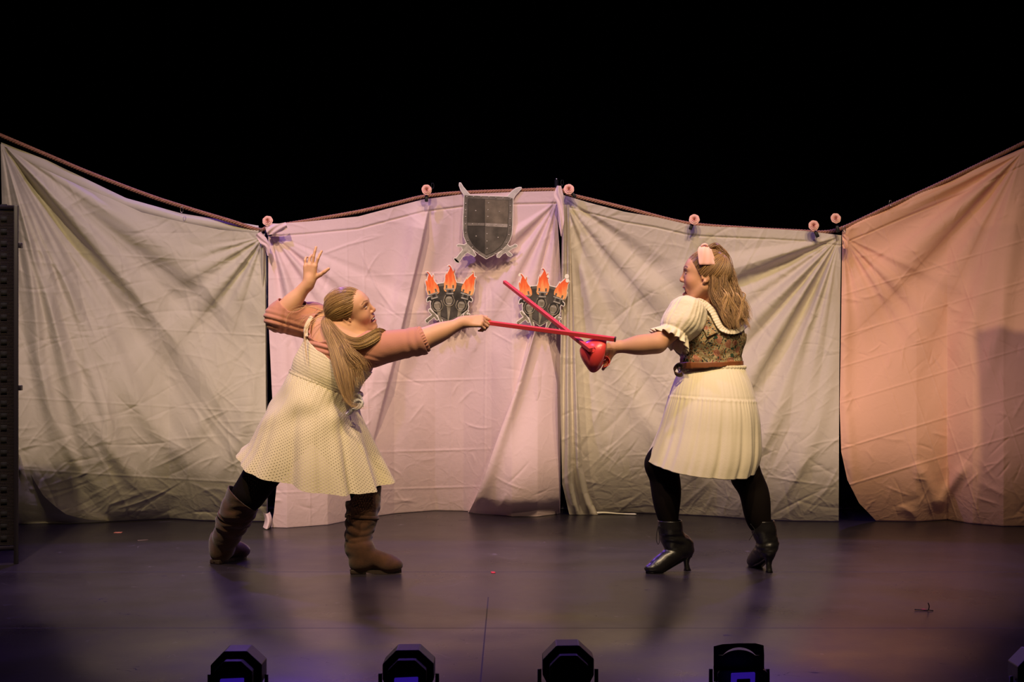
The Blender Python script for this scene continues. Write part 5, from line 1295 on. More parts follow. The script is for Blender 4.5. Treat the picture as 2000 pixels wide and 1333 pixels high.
# puffed sleeve with an elasticated frill
AX = nA((-.50, -.30, -.80)); AX /= np.linalg.norm(AX); SA = nA((.86, 0, -.50)); SB = np.cross(AX, SA)
def sleeve(rows_, tag_, parent, yy=6.925):
    def fd(th, v):
        g = math.sin(min(v / .8, 1) * math.pi) ; e = 1 if v > .78 else 0
        return 1 + .020 * np.sin(th * 13 + 5 * v + 2 * np.sin(th * 3)) * (1 - .4 * g) + .014 * np.sin(th * 21 + 7 * v + 2 * np.sin(th * 5)) + .022 * np.sin(th * 7 - 6 * v + 1.5 * np.sin(th * 2)) * g + (.13 * max(0, (v - .80) / .2) * np.sin(th * 15 + 1.2 * np.sin(th * 4)) if v > .8 else 0) + .05 * np.sin(th * 4 + v * 5) * g * .5
    rr = nA(rows_); vv = np.linspace(0, 1, 56); k = np.linspace(0, 1, len(rr)); q = np.stack([catmull_1d(k, rr[:, i], vv) for i in range(3)], 1)
    R_ = [(p3(x, y, yy - .055 * t), SA * r, SB * r * 1.0) for (x, y, r), t in zip(q, vv)]
    V, Fc = loft(R_, 200, 0, fd); N_ = vnormals(V, Fc); V = V + N_ * (.0065 * sn(V[:, 0], V[:, 1], V[:, 2], 21, 30) + .0022 * sn(V[:, 0], V[:, 1], V[:, 2], 23, 95))[:, None]; o = np_mesh('puff_sleeve', V, Fc, CREAM, parent); md = o.modifiers.new('t', 'SOLIDIFY'); md.thickness = .002; return o
sleeve([(1358, 585, .012), (1355, 589, .050), (1351, 597, .078), (1345, 610, .094), (1338, 625, .100), (1330, 637, .099), (1322, 647, .088), (1318, 652, .076), (1314, 658, .084), (1308, 667, .098)], 0, bl2)

# hair: combed top plus long waves
dk2, lt2, tp2 = (.12, .060, .025), (.50, .29, .12), (.72, .46, .22)
po = (-.55, 0, .83)
V, Fc, C = scalp(H2, rw, po, 5, dk2, lt2, 1700, .0010, .006, .086)
parts = [(V, Fc)]; cols = [C]
def hp(x, y, Y): return p3(x, y, Y)
W = dict(dark=dk2, light=lt2, tip=tp2)
G = [dict(pts=[hp(1392, 492, 6.98), hp(1408, 497, 6.99), hp(1417, 525, 6.99), hp(1424, 560, 6.98), hp(1436, 600, 6.95), hp(1448, 642, 6.93)], w=[.020, .030, .036, .045, .052, .030], d=[.03, .045, .05, .045, .04, .03], n=420, r=.0011, wave=.010, wf=2.6, cut=.86, **W),
     dict(pts=[hp(1388, 494, 6.96), hp(1402, 510, 6.93), hp(1405, 545, 6.92), hp(1409, 580, 6.91), hp(1424, 612, 6.90), hp(1431, 645, 6.89)], w=[.020, .034, .040, .038, .036, .028], d=[.02, .03, .03, .03, .03, .02], n=440, r=.0011, wave=.009, wf=2.4, cut=.86, **W),
     dict(pts=[hp(1390, 524, 6.905), hp(1394, 552, 6.90), hp(1394, 574, 6.90), hp(1406, 596, 6.89), hp(1419, 620, 6.88), hp(1429, 641, 6.88)], w=[.014, .022, .026, .024, .020, .012], d=[.014, .018, .02, .02, .02, .015], n=230, r=.0011, wave=.007, wf=2.8, cut=.85, **W),
     dict(pts=[hp(1398, 484, 7.0), hp(1414, 500, 7.02), hp(1424, 540, 7.03), hp(1436, 575, 7.02), hp(1452, 605, 7.0), hp(1464, 632, 6.97)], w=[.012, .022, .026, .030, .030, .014], d=[.03, .04, .04, .04, .03, .02], n=240, r=.0011, wave=.009, wf=2.3, cut=.84, **W),
     dict(pts=[hp(1382, 486, 6.98), hp(1397, 481, 6.99), hp(1410, 494, 6.99), hp(1419, 512, 6.98), hp(1423, 530, 6.97)], w=[.010, .016, .018, .016, .008], d=[.03, .04, .04, .03, .02], n=130, r=.0011, wave=.004, wf=1.5, cut=.9, dark=dk2, light=lt2)]
for i, (xs_, ph) in enumerate(((1413, .4), (1418, 2.0), (1430, 3.4), (1440, 5.1), (1409, 1.2), (1424, 4.2), (1449, .9), (1415, 5.6), (1436, 2.6))):     # distinct curled locks
    yy = 6.872 + .006 * (i % 3)
    pts = [hp(xs_ - 4 - (i % 3) * 3, 560 + 4 * (i % 4), yy + .02)] + [hp(xs_ + (y - 570) * .12 + 7 * math.sin((y - 560) / 12.5 + ph), y, yy) for y in range(575, 650 - 3 * (i % 3), 9)]
    G.append(dict(pts=pts, w=[.001, .006, .007, .003], d=[.001, .005, .005, .003], n=26, r=.0009, wave=.004, cut=.88, dark=nA(dk2) * .5 + nA(lt2) * .5, light=tp2))
V, Fc, C = strands(G, 11, 30); parts.append((V, Fc)); cols.append(C)
# core behind the locks so no gaps show
for pts, rr in (([hp(1394, 500, 6.99), hp(1406, 530, 6.98), hp(1410, 570, 6.975), hp(1422, 605, 6.95), hp(1436, 632, 6.935)], [.045, .062, .058, .056, .022]),):
    v, f = tube(catmull(pts, 20), np.interp(np.linspace(0, 1, 20), np.linspace(0, 1, 5), rr), 20, False, .75); parts.append((v, f)); cols.append(np.tile(nA(dk2) * 1.2, (len(v), 1)))
V, Fc = merge(parts); hair2 = np_mesh('hair', V, Fc, HAIR, rw, colors=np.concatenate(cols))

# bow
def bow_part(rows_, name, parent, th_=.006):
    V = []; n = 14
    for i, (xl, yl, xr, yr, Y, bulge) in enumerate(rows_):
        for j in range(n):
            s = j / (n - 1); V.append(P(xl + (xr - xl) * s, yl + (yr - yl) * s, Y - bulge * math.sin(s * math.pi) - .002 * math.sin(s * 14 + i)))
    o = np_mesh(name, np.array(V), grid_faces(n, len(rows_)), PINK, parent); md = o.modifiers.new('t', 'SOLIDIFY'); md.thickness = th_; md.offset = 1
    md = o.modifiers.new('s', 'SUBSURF'); md.levels = md.render_levels = 1; return o
bow = bow_part([(1371, 479, 1381, 479, 6.915, .004), (1364, 482, 1386, 483, 6.905, .010), (1362, 488, 1389, 489, 6.898, .012), (1362.5, 496, 1392, 497, 6.892, .010), (1363.5, 505, 1394.5, 506, 6.888, .007), (1364, 511, 1396, 512, 6.885, .004), (1365, 518, 1397, 518, 6.884, .003)], 'hair_bow', rw)
bow_part([(1384, 485, 1389, 486, 6.905, .002), (1386, 495, 1393, 496, 6.900, .003), (1388, 505, 1397, 507, 6.897, .003), (1388, 515, 1400, 518, 6.894, .003), (1388, 520, 1403, 525, 6.892, .002)], 'bow_tail', bow)
v, f = tube(catmull([P(1370, 482, 6.905), P(1373, 478.5, 6.900), P(1378, 478, 6.900), P(1382, 481, 6.905)], 12), .006, 8); np_mesh('bow_knot', v, f, PINK, bow)

# heeled boots
def heeled_boot(heel, toe_dir, shaft, parent, label=None, L=.235, seed=1, lift=0.0):
    h = nA(heel); d = nA(toe_dir); d /= np.linalg.norm(d); s = np.cross((0, 0, 1), d); U = nA((0, 0, 1))
    def B(x, y, z): return h + d * x + s * y + U * z
    R = np.stack([d, s, U], 1)
    pr = [ell(B(L - .040, 0, .024), (.044, .030, .020), R, .02), cap(B(L - .060, 0, .034), B(.075, 0, .085), .030, .034, .03), cap(B(L - .075, 0, .045), B(.045, 0, .12), .030, .040, .03), ell(B(.012, 0, .105), (.038, .033, .042), R, .03)]
    pts = [B(.030, 0, .135)] + [nA(q[0]) for q in shaft]; rr = [.043] + [q[1] for q in shaft]
    for i in range(len(pts) - 1): pr.append(cap(pts[i], pts[i + 1], rr[i], rr[i + 1], .02))
    lo = np.min([B(-.07, 0, 0), B(L + .05, 0, 0)] + pts, 0) - .09; hi = np.max([B(-.07, 0, 0), B(L + .05, 0, 0)] + pts, 0) + .09; lo[2] = -.01
    top = pts[-1]; ax = pts[-1] - pts[-2]; ax /= np.linalg.norm(ax)
    def disp(V):
        z = V[:, 2]; w_ = np.exp(-((z - .145) / .05) ** 2)
        return w_ * (.0028 * np.sin(z * 190 + 5.5 * sn(V[:, 0], V[:, 1], z, seed, 22)) * (.6 + .6 * sn(V[:, 0], V[:, 1], z, seed + 4, 20)) + .0022 * sn(V[:, 0], V[:, 1], z, seed + 3, 90)) + .001
    o = shell('boot', pr, lo, hi, .0032, 0, lambda c: (c[:, 2] < top[2]) & (c[:, 2] > .0035), BLEATHER, parent, disp, 1)
    md = o.modifiers.new('t', 'SOLIDIFY'); md.thickness = .003; md.offset = 1
    # sole and heel
    xs_ = np.linspace(-.012, L, 24); V = []
    for x in xs_:
        t = np.clip((x - .0) / (L - .075), 0, 1); z = .066 * (1 - t) ** 1.12 if x < L - .07 else 0
        wd = .018 if x < .09 else np.interp(x, [.09, L - .06, L - .02, L], [.018, .033, .025, .004])
        for yy, zz in ((-wd, z), (wd, z), (wd, z + .013), (-wd, z + .013)): V.append(B(x, yy, zz + .001))
    np_mesh('sole', np.array(V), grid_faces(4, 24, True), BLEATHER, o)
    hs = [(.004, .078, .026, .028), (.010, .055, .017, .018), (.010, .035, .0125, .014), (.006, .014, .0145, .015), (.004, .001, .0185, .018)]
    rows = [(B(x, 0, z), d * a, s * b_) for x, z, a, b_ in hs]; V, Fc = loft(rows, 20); V = np.vstack([V, B(.004, 0, .001)]); n = len(V) - 1
    me = [list(q) for q in Fc] + [[n - 20 + i, n - 20 + (i + 1) % 20, n] for i in range(20)]
    np_mesh('boot_heel', V, me, BLEATHER, o); return o
bL2 = heeled_boot((p3(1344, 1115, 7.03)[0], 7.03, 0), (-.92, -.39, 0), [(p3(1313, 1052, 7.0), .050), (p3(1309, 1030, 6.985), .052), (p3(1308, 1017, 6.98), .054)], rw, seed=2)
bR2 = heeled_boot((p3(1503, 1119, 6.967)[0], 6.967, 0), (-.22, .97, 0), [(p3(1500, 1062, 7.0), .044), (p3(1492, 1036, 7.0), .052), (p3(1488, 1017, 7.0), .056)], rw, seed=8)
def lace(pts, Y, parent):
    v, f = tube(catmull([P(x, y, Y) for x, y in pts], 30), .0016, 5); np_mesh('boot_lace', v, f, BLK, parent)
lace([(1290, 1026), (1286, 1029), (1283, 1040), (1282, 1055), (1285, 1064), (1288, 1058), (1288, 1045), (1286, 1032), (1290, 1028)], 6.93, bL2)
lace([(1290, 1026), (1287, 1030), (1291, 1040), (1292, 1044)], 6.935, bL2)
lace([(1471, 1030), (1474, 1036), (1468, 1048), (1463, 1056)], 6.94, bR2); lace([(1466, 1024), (1473, 1034), (1476, 1044), (1479, 1049)], 6.94, bR2)

# red sword with a cupped hand guard, held in her left hand
def rod(a, b, s1, s2, rollv=(0, -.35, 1)):
    a, b = nA(a), nA(b); d = (b - a) / np.linalg.norm(b - a); u = nA(rollv); u -= d * d.dot(u); u /= np.linalg.norm(u); v = np.cross(d, u)
    V = [c + u * i * s / 2 + v * j * s / 2 for c, s in ((a, s1), (b, s2)) for i, j in ((-1, -1), (1, -1), (1, 1), (-1, 1))]
    return np.array(V), [[0, 1, 2, 3], [7, 6, 5, 4]] + [[i, 4 + i, 4 + (i + 1) % 4, (i + 1) % 4] for i in range(4)]
YG = 6.85
sw = thing('toy_sword', 'red stick sword with a red cupped guard, held by the woman in the corset', 'sword', tuple(P(1165, 690, YG)))
v, f = rod(P(1154, 684, YG - .085), P(985, 551, 7.50), .020, .017); bevel(np_mesh('blade', v, f, REDW, sw, False), .0015)
# the guard: one closed, bowl-like shell open toward the wrist
rows = []
for x, y, r, sy in ((1180, 686, .060, 1.0), (1176, 688, .068, 1.0), (1168, 690, .074, 1.0), (1159, 691, .072, 1.0), (1151, 689, .063, .95), (1143, 687, .047, .9), (1137, 685, .028, .85), (1133.5, 684, .006, .8)):
    rows.append((p3(x, y, YG), nA((.16 * r, 0, r)), nA((0, -r * sy * .95, 0))))
rr = nA([np.concatenate(q) for q in rows]); k = np.linspace(0, 1, len(rr)); q = np.stack([catmull_1d(k, rr[:, i], np.linspace(0, 1, 30)) for i in range(9)], 1)
def gf(th, v):   # pulled into a point below (sin -90..) : bottom is cos(th) = -1
    c = -np.cos(th); return 1 + .22 * np.clip(c, 0, 1) ** 3 * np.exp(-((v - .30) / .30) ** 2)
V, Fc = loft([(r_[:3], r_[3:6], r_[6:9]) for r_ in q], 64, 0, gf)
g = np_mesh('hand_guard', V, Fc, RED, sw); md = g.modifiers.new('t', 'SOLIDIFY'); md.thickness = .003
V = []
for i, (x, y) in enumerate(catmull([(1181, 697), (1186, 698), (1190, 704), (1190, 711), (1185, 715), (1176, 718)], 20)):
    for s in (-1, 1): V.append(P(x, y, YG + s * .022))
o = np_mesh('guard_strap', np.array(V), grid_faces(2, 20), RED, g); md = o.modifiers.new('t', 'SOLIDIFY'); md.thickness = .003
th = np.linspace(0, 2 * math.pi, 24); v, f = tube([tuple(P(1158 + 5 * math.cos(a), 683 + 5.5 * math.sin(a), YG - .070)) for a in th], .0015, 6); np_mesh('guard_ring', v, f, RED, g)
v, f = tube([tuple(P(1158, 686, YG - .055)), tuple(P(1172, 692, YG - .005)), tuple(P(1184, 697, YG + .03))], .011, 10); np_mesh('grip', v, f, RED, sw)
# ------------------------------------------------------------------ woman on the left, seen from behind, leaning right
lw = thing('person', 'woman with long blond ponytail in cream eyelet dress and rust top, leaning right', 'person', tuple(P(600, 1115, 7.05).xy) + (0,))
U1 = nA((.40, 0, .915)); RT1 = basis((.42, .90, -.18), U1); F1 = RT1[:, 0]; LT1 = RT1[:, 1]; U1 = RT1[:, 2]
H1 = Head(p3(686, 610, 6.98), (.92, -.24, .28), (-.34, -.36, .87), 1.06)
pel = p3(612, 800, 7.06); wst = p3(640, 728, 7.02); rib = p3(661, 682, 7.01); nb1 = p3(676, 640, 7.0)
sL1, eL1, wL1 = p3(612, 626, 7.12), p3(547, 621, 7.06), p3(604, 551, 7.02)
sR1, eR1, wR1 = p3(727, 683, 6.93), p3(820, 666, 6.90), p3(907, 629, 6.92)
torso1 = [ell(pel, (.145, .175, .13), RT1, .05), ell(wst, (.125, .168, .11), RT1, .06), ell(rib, (.122, .170, .12), RT1, .05), cap(sL1, sR1, .065, .060, .06), cap(nb1, rib, .09, .11, .05),
          cap(pel, wst, .15, .135, .06)]
for q in (-1, 1):
    torso1 += [ell(rib + F1 * .075 + LT1 * q * .075 - U1 * .03, (.074, .078, .076), RT1, .035), ell(pel - F1 * .05 + LT1 * q * .07 - U1 * .02, (.11, .10, .11), RT1, .05)]
neck1 = [cap(nb1, H1.w((-.032, 0, -.052)), .064, .058, .035)]
arms1 = [cap(sL1, eL1, .074, .064, .03), cap(eL1, wL1, .050, .027, .02), ell(eL1 * .70 + wL1 * .30, (.085, .047, .046), basis(wL1 - eL1, (0, 1, 0)), .03),
         cap(sR1, eR1, .070, .052, .03), cap(eR1, wR1, .049, .027, .03), ell(eR1 * .70 + wR1 * .30, (.095, .046, .047), basis(wR1 - eR1, (0, 1, 0)), .03)]
legs1 = [cap(p3(572, 840, 7.12), p3(486, 966, 7.08), .110, .080, .04), cap(p3(484, 968, 7.09), p3(436, 1066, 7.24), .060, .034, .03),
         cap(p3(646, 840, 7.10), p3(711, 945, 7.06), .108, .074, .04), cap(p3(711, 945, 7.06), p3(700, 1080, 6.97), .062, .034, .03)]
hL1 = hand(wL1, (.10, -.15, 1), (-.25, -1, -.1), -1, [(.12, .35, .2), (.05, .2, .15), (.30, .9, .5), (.15, .8, .6)], .92, .13, (.95, .12))
hR1 = hand(wR1, (1, -.03, .06), (-.05, -.75, .66), 1, [(.62, .42, .25), (.85, 1.2, .9), (.85, 1.3, 1.0), (.9, 1.3, 1.0)], .95, .02, (.30, .25))
SK1 = (.70, .385, .235)
def paint1(V): return H1.paint(V, SK1, (.60, .20, .22), (.22, .12, .06), (.82, .34, .26), .004, .012)
H1p = H1.prims(grin=.012, jaw_open=.006)
hb1 = (H1.o + nA((-.135, -.13, -.14)), H1.o + nA((.145, .13, .145)))
body1 = body_mesh('body', torso1 + legs1 + arms1 + neck1 + H1p + hL1 + hR1, [hb1], .0045, .0019, lw, SKIN, paint1)
eyes(H1, lw, (1, -.2, -.2))
V, Fc = tube(catmull([H1.w((.072, -.024, -.0600)), H1.w((.086, -.012, -.0605)), H1.w((.090, 0, -.0610)), H1.w((.086, .012, -.0605)), H1.w((.072, .024, -.0600))], 20), .0042, 8)
np_mesh('upper_teeth', V, Fc, TEETH, lw)
V, Fc = nets(*field(legs1 + [ell(pel, (.140, .165, .12), RT1, .05)], (-1.75, 6.6, 0), (-.55, 7.5, .95), .005, .004)); V = smooth_mesh(V, Fc, 1)
ct = V[Fc].mean(1); V, Fc = keep(V, Fc, ct[:, 2] > np.where(ct[:, 0] < -1.0, .24, .34))
np_mesh('tights', V, Fc, TIGHTS, lw)

RUST = mat('rust_pink_jersey', (0.52, 0.225, 0.15), 0.85, sheen=0.25, bump=(160, 0.25, 0.002))
def tl(c): return (c - nb1) @ RT1      # forward, left, up from the base of the neck
def away1(c, a, b, t0, r): 
    t = arm_t(c, a, b); return (t > t0) & (segdist(c, a, b) < r)
def top_pred(c):
    q = tl(c); scoop = (((q[:, 1] - .055) / .105) ** 2 + ((q[:, 2] + .01) / .105) ** 2 < 1) | (((q[:, 1] + .03) / .105) ** 2 + ((q[:, 2] - .03) / .10) ** 2 < 1)
    e1 = (arm_t(c, eL1, wL1) > .30) & (segdist(c, eL1, wL1) < .12) & (segdist(c, sL1, eL1) > .093); e2 = away1(c, eR1, wR1, .05, .12)
    return (q[:, 2] > -.27) & ~(scoop & (q[:, 0] < .05)) & (np.linalg.norm(c - H1.o, axis=1) > .10) & ~e1 & ~e2 & ~((np.abs(q) < (.08, .08, .2)).all(1) & (q[:, 2] > -.02))
def top_disp(V):
    d = .0016 * sn(V[:, 0], V[:, 1] * .6, V[:, 2], 7, 45) + .001
    for a, b, n_ in ((sL1, eL1, 60), (sR1, eR1, 60)):
        t = arm_t(V, a, b); w_ = np.exp(-((t - .95) / .25) ** 2) * (segdist(V, a, b) < .13)
        d = d + w_ * .0020 * np.sin(t * 30 + 3 * sn(V[:, 0], V[:, 1], V[:, 2], 5, 18)) + .003 * w_ * sn(V[:, 0], V[:, 1], V[:, 2], 9, 40)
    q = tl(V); d = d + .0045 * np.sin(q[:, 2] * 240 + q[:, 1] * 40) * np.exp(-((q[:, 2] + .12) / .04) ** 2) * (q[:, 0] < 0)
    return d
topo = shell('rust_top', torso1[:5] + torso1[6:] + arms1, (-1.35, 6.6, .85), (-.35, 7.5, 1.45), .0048, .011, top_pred, RUST, lw, top_disp)
md = topo.modifiers.new('t', 'SOLIDIFY'); md.thickness = .003; md.offset = 1
# gathered cuff on the pointing arm
ax = (wR1 - eR1) / np.linalg.norm(wR1 - eR1); BS = basis(ax, (0, 0, 1)); c0 = eR1 + ax * .012
V, Fc = loft([(c0 + ax * t, BS[:, 1] * r, BS[:, 2] * r) for t, r in ((-.030, .060), (-.012, .067), (.0, .062), (.008, .066), (.018, .062), (.020, .054))], 160, 0, lambda th, v: 1 + .03 * np.sin(th * 25 + 3 * v + np.sin(th * 4) * 2) * (1 if v > .1 else .3))
np_mesh('cuff', V, Fc, RUST, topo)

EYELET = eyelet_mat('cream_eyelet_cotton', (0.77, 0.67, 0.44), 0.0155, 0.0015)
SMOCK = eyelet_mat('cream_smocked_eyelet', (0.78, 0.68, 0.46), 0.011, 0.0009, holes=False, bump=0.6)
def bod_pred(c):
    q = tl(c); return (q[:, 2] < -.155 + .25 * np.clip(q[:, 1], 0, .2) - .30 * np.clip(-q[:, 1] - .03, 0, .2) * (q[:, 0] < 0)) & (q[:, 2] > -.315)
bod = shell('dress_bodice', torso1, (-1.45, 6.6, .70), (-.5, 7.5, 1.4), .0048, .019, bod_pred, SMOCK, lw,
            lambda V: .0009 * np.sin(tl(V)[:, 2] * 480) * (tl(V)[:, 2] < -.14) + .001 * sn(V[:, 0], V[:, 1], V[:, 2], 4, 60), uvf=lambda V: tl(V)[:, 1:3])
md = bod.modifiers.new('t', 'SOLIDIFY'); md.thickness = .003
def foldL(th, v):
    g = np.clip(v * 1.15 - .18, 0, 1)
    a = np.sin(th * 5 + 1.0 + 1.2 * v) * .55 + np.sin(th * 8 + .4 * np.sin(th * 3) + 2.4) * .45 + np.sin(th * 13 + 1.3) * .14
    hip = .030 * np.sin(th * 5 - 13 * v + 1) * np.exp(-((v - .32) / .17) ** 2) + .045 * np.exp(-((v - .22) / .14) ** 2) * np.sin(th * 3 + 9 * v + 1)
    for t0, am, wd_, sl in ((1.76, -.050, .075, .10), (1.60, .040, .10, .06), (.93, -.055, .07, -.10), (1.08, .045, .10, -.06), (2.28, -.045, .08, .12), (2.08, .030, .09, .1), (1.36, -.030, .06, 0), (.50, .040, .08, -.1), (2.62, .040, .09, .1)):
        q = (th + math.pi / 2) % (2 * math.pi) - math.pi / 2
        hip = hip + am * np.exp(-((q - t0 - sl * (1 - v)) / wd_) ** 2) * g ** .8 if not isinstance(hip, int) else hip
    return 1 + .10 * g ** 1.2 * a + hip + .006 * np.sin(th * 37 + v * 2) * math.exp(-v / .15) + .004 * np.sin(th * 60) * math.exp(-v / .10)
skL = skirt('dress_skirt', [(0, 566, 726, 708, 772, .185, 0, 7.05), (.12, 552, 750, 701, 789, .205, 0, 7.05), (.32, 524, 795, 703, 812, .235, .01, 7.05), (.55, 503, 835, 720, 850, .255, .03, 7.04), (.8, 484, 866, 738, 896, .27, .06, 7.03), (1, 462, 884, 757, 942, .28, .085, 7.03)], 460, 120, None, None, None, foldL, EYELET, lw)
# raised waist seam
V, Fc = loft([((p3(566, 726 + d_, 7.05) + p3(708, 772 + d_, 7.05)) / 2, (p3(708, 772, 7.05) - p3(566, 726, 7.05)) / 2 * s, nA((0, -.186 * s, 0))) for d_, s in ((-4, 1.0), (-2, 1.012), (0, 1.016), (2, 1.012), (3.5, 1.0))], 240, 0, lambda th, v: 1 + .006 * np.sin(th * 61 + np.sin(th * 7)))
np_mesh('waist_seam', V, Fc, SMOCK, skL)
Vb = np.vstack([verts(topo), verts(bod)])
band_on(Vb, [(598, 658), (597, 645), (601, 632), (609, 618)], [7, 8, 8, 7], 'dress_strap', SMOCK, bod, .006, 20, 5, .003)
# sash bow on the front of the waist, just showing past the hip
WHT = mat('white_sash', (.78, .74, .74), .8, sheen=.2)
for nm, pts, w_ in (('sash_bow', [(686, 792), (695, 784), (706, 786), (700, 797), (688, 800)], [4, 9, 11, 9, 4]), ('sash_tail', [(690, 798), (684, 806), (676, 810)], [8, 9, 5]), ('sash_tail', [(700, 770), (705, 782), (708, 796)], [7, 8, 5])):
    ribbon(pts, w_, 6.86 if nm == 'sash_bow' else 6.865, nm, WHT, skL, .008, 20, 6)

# slouched suede boots
SUEDE = mat('brown_suede', (0.085, 0.036, 0.017), 0.85, spec=.2, sheen=.25, noise=(30, .35), bump=(140, .4, .002))
SOLE = mat('dark_boot_sole', (0.03, 0.016, 0.010), 0.7)
def slouch_boot(heel, toe_dir, shaft, top_cut, seed):
    h = nA(heel); d = nA(toe_dir); d /= np.linalg.norm(d); s = np.cross((0, 0, 1), d); U = nA((0, 0, 1)); R = np.stack([d, s, U], 1)
    def B(x, y, z): return h + d * x + s * y + U * z
    pr = [ell(B(.195, 0, .042), (.052, .042, .032), R, .02), cap(B(.17, 0, .052), B(.07, 0, .085), .038, .045, .03), ell(B(.045, 0, .055), (.050, .038, .045), R, .03), cap(B(.05, 0, .06), B(.05, 0, .11), .042, .05, .03)]
    pts = [B(.052, 0, .12)] + [nA(q[0]) for q in shaft]; rr = [.052] + [q[1] for q in shaft]
    for i in range(len(pts) - 1): pr.append(cap(pts[i], pts[i + 1], rr[i], rr[i + 1], .02))
    al = [B(-.06, 0, 0), B(.26, 0, 0)] + pts; lo = np.min(al, 0) - .11; hi = np.max(al, 0) + .11; lo[2] = -.01
    def disp(V):
        z = V[:, 2]; w_ = np.exp(-((z - .235) / .085) ** 2); up = np.clip((z - .3) / .1, 0, 1)
        wr = sn(V[:, 0], V[:, 1], z, seed, 22)
        return w_ * (.0050 * np.sin(z * 140 + 5.5 * wr + 18 * (V[:, 0] - h[0])) * (.6 + .6 * sn(V[:, 0], V[:, 1], z, seed + 8, 16)) + .0045 * sn(V[:, 0] * .5, V[:, 1] * .5, z, seed + 2, 90)) + up * .004 * sn(V[:, 0], V[:, 1], z * .5, seed + 5, 35) + .002
    o = shell('boot', pr, lo, hi, .0038, 0, lambda c: (top_cut(c) > 0) & (c[:, 2] > .012), SUEDE, lw, disp, 1)
    md = o.modifiers.new('t', 'SOLIDIFY'); md.thickness = .004; md.offset = 1
    n = 40; th = np.linspace(0, 2 * math.pi, n, endpoint=False); ox = .119 + .126 * np.cos(th); oy = np.sin(th) * np.interp(ox, [-.04, .06, .12, .19, .25], [.034, .034, .030, .040, .024]) * 1.0
    V = [B(x, y, z) for z in (.012, .020) for x, y in zip(ox, oy)]
    me = [[i, (i + 1) % n, n + (i + 1) % n, n + i] for i in range(n)] + [list(range(n))[::-1], list(range(n, 2 * n))]
    np_mesh('sole', np.array(V) - nA((0, 0, .010)) * (np.array(V)[:, 2:3] < .016) * np.clip((((np.array(V) - h) @ d)[:, None] - .06) / .05, 0, 1), me, SOLE, o, False)
    ang = math.atan2(d[1], d[0]); Rz = np.array(Matrix.Rotation(ang, 3, 'Z')); v, f = box(B(.034, 0, .011), (.074, .062, .022), Rz); bevel(np_mesh('boot_heel', v, f, SOLE, o, False), .004)
    return o
yb = 6.955
bR1 = slouch_boot((p3(686, 1115, 6.94)[0], 6.94, 0), (1, .03, 0), [(p3(697, 1070, 6.955), .050), (p3(701, 1045, 6.97), .058), (p3(706, 1015, 6.99), .068), (p3(709, 985, 7.02), .076), (p3(712, 940, 7.05), .082)],
                  lambda c: (zpy(958) + .06 * np.clip((c[:, 0] - p3(700, 0, yb)[0]) / .05, -1, .25) - c[:, 2]), 3)
bL1 = slouch_boot((p3(420, 1103, 7.24)[0], 7.23, 0), (.50, .87, 0), [(p3(434, 1068, 7.26), .052), (p3(444, 1045, 7.22), .062), (p3(454, 1020, 7.17), .072), (p3(466, 995, 7.12), .080), (p3(484, 955, 7.06), .088)],
                  lambda c: (p3(0, 975, 7.1)[2] - .95 * (c[:, 0] - p3(478, 0, 7.1)[0]) - c[:, 2]), 6)
BRASS = mat('dull_brass', (.45, .30, .14), .35, 1.0)
def strap(c, ax_, r, par, bx_):
    Bs = basis(ax_, (0, 1, 0)); V, Fc = loft([(nA(c) + Bs[:, 0] * t, Bs[:, 1] * r, Bs[:, 2] * r) for t in (-.009, .009)], 60); o = np_mesh('boot_strap', V, Fc, SUEDE, par); md = o.modifiers.new('t', 'SOLIDIFY'); md.thickness = .005; md.offset = 1
    x, y, Y = bx_; th = np.linspace(0, 2 * math.pi, 20)
    v, f = tube([tuple(P(x + 4.5 * math.cos(a), y + 5 * math.sin(a), Y)) for a in th], .0020, 6); np_mesh('buckle', v, f, BRASS, o)
strap(p3(458, 1013, 7.155), (.38, -.18, .9), .083, bL1, (440, 1011, 7.07))
strap(p3(707, 1010, 6.995), (.08, .08, 1), .079, bR1, (681, 1010, 6.93))

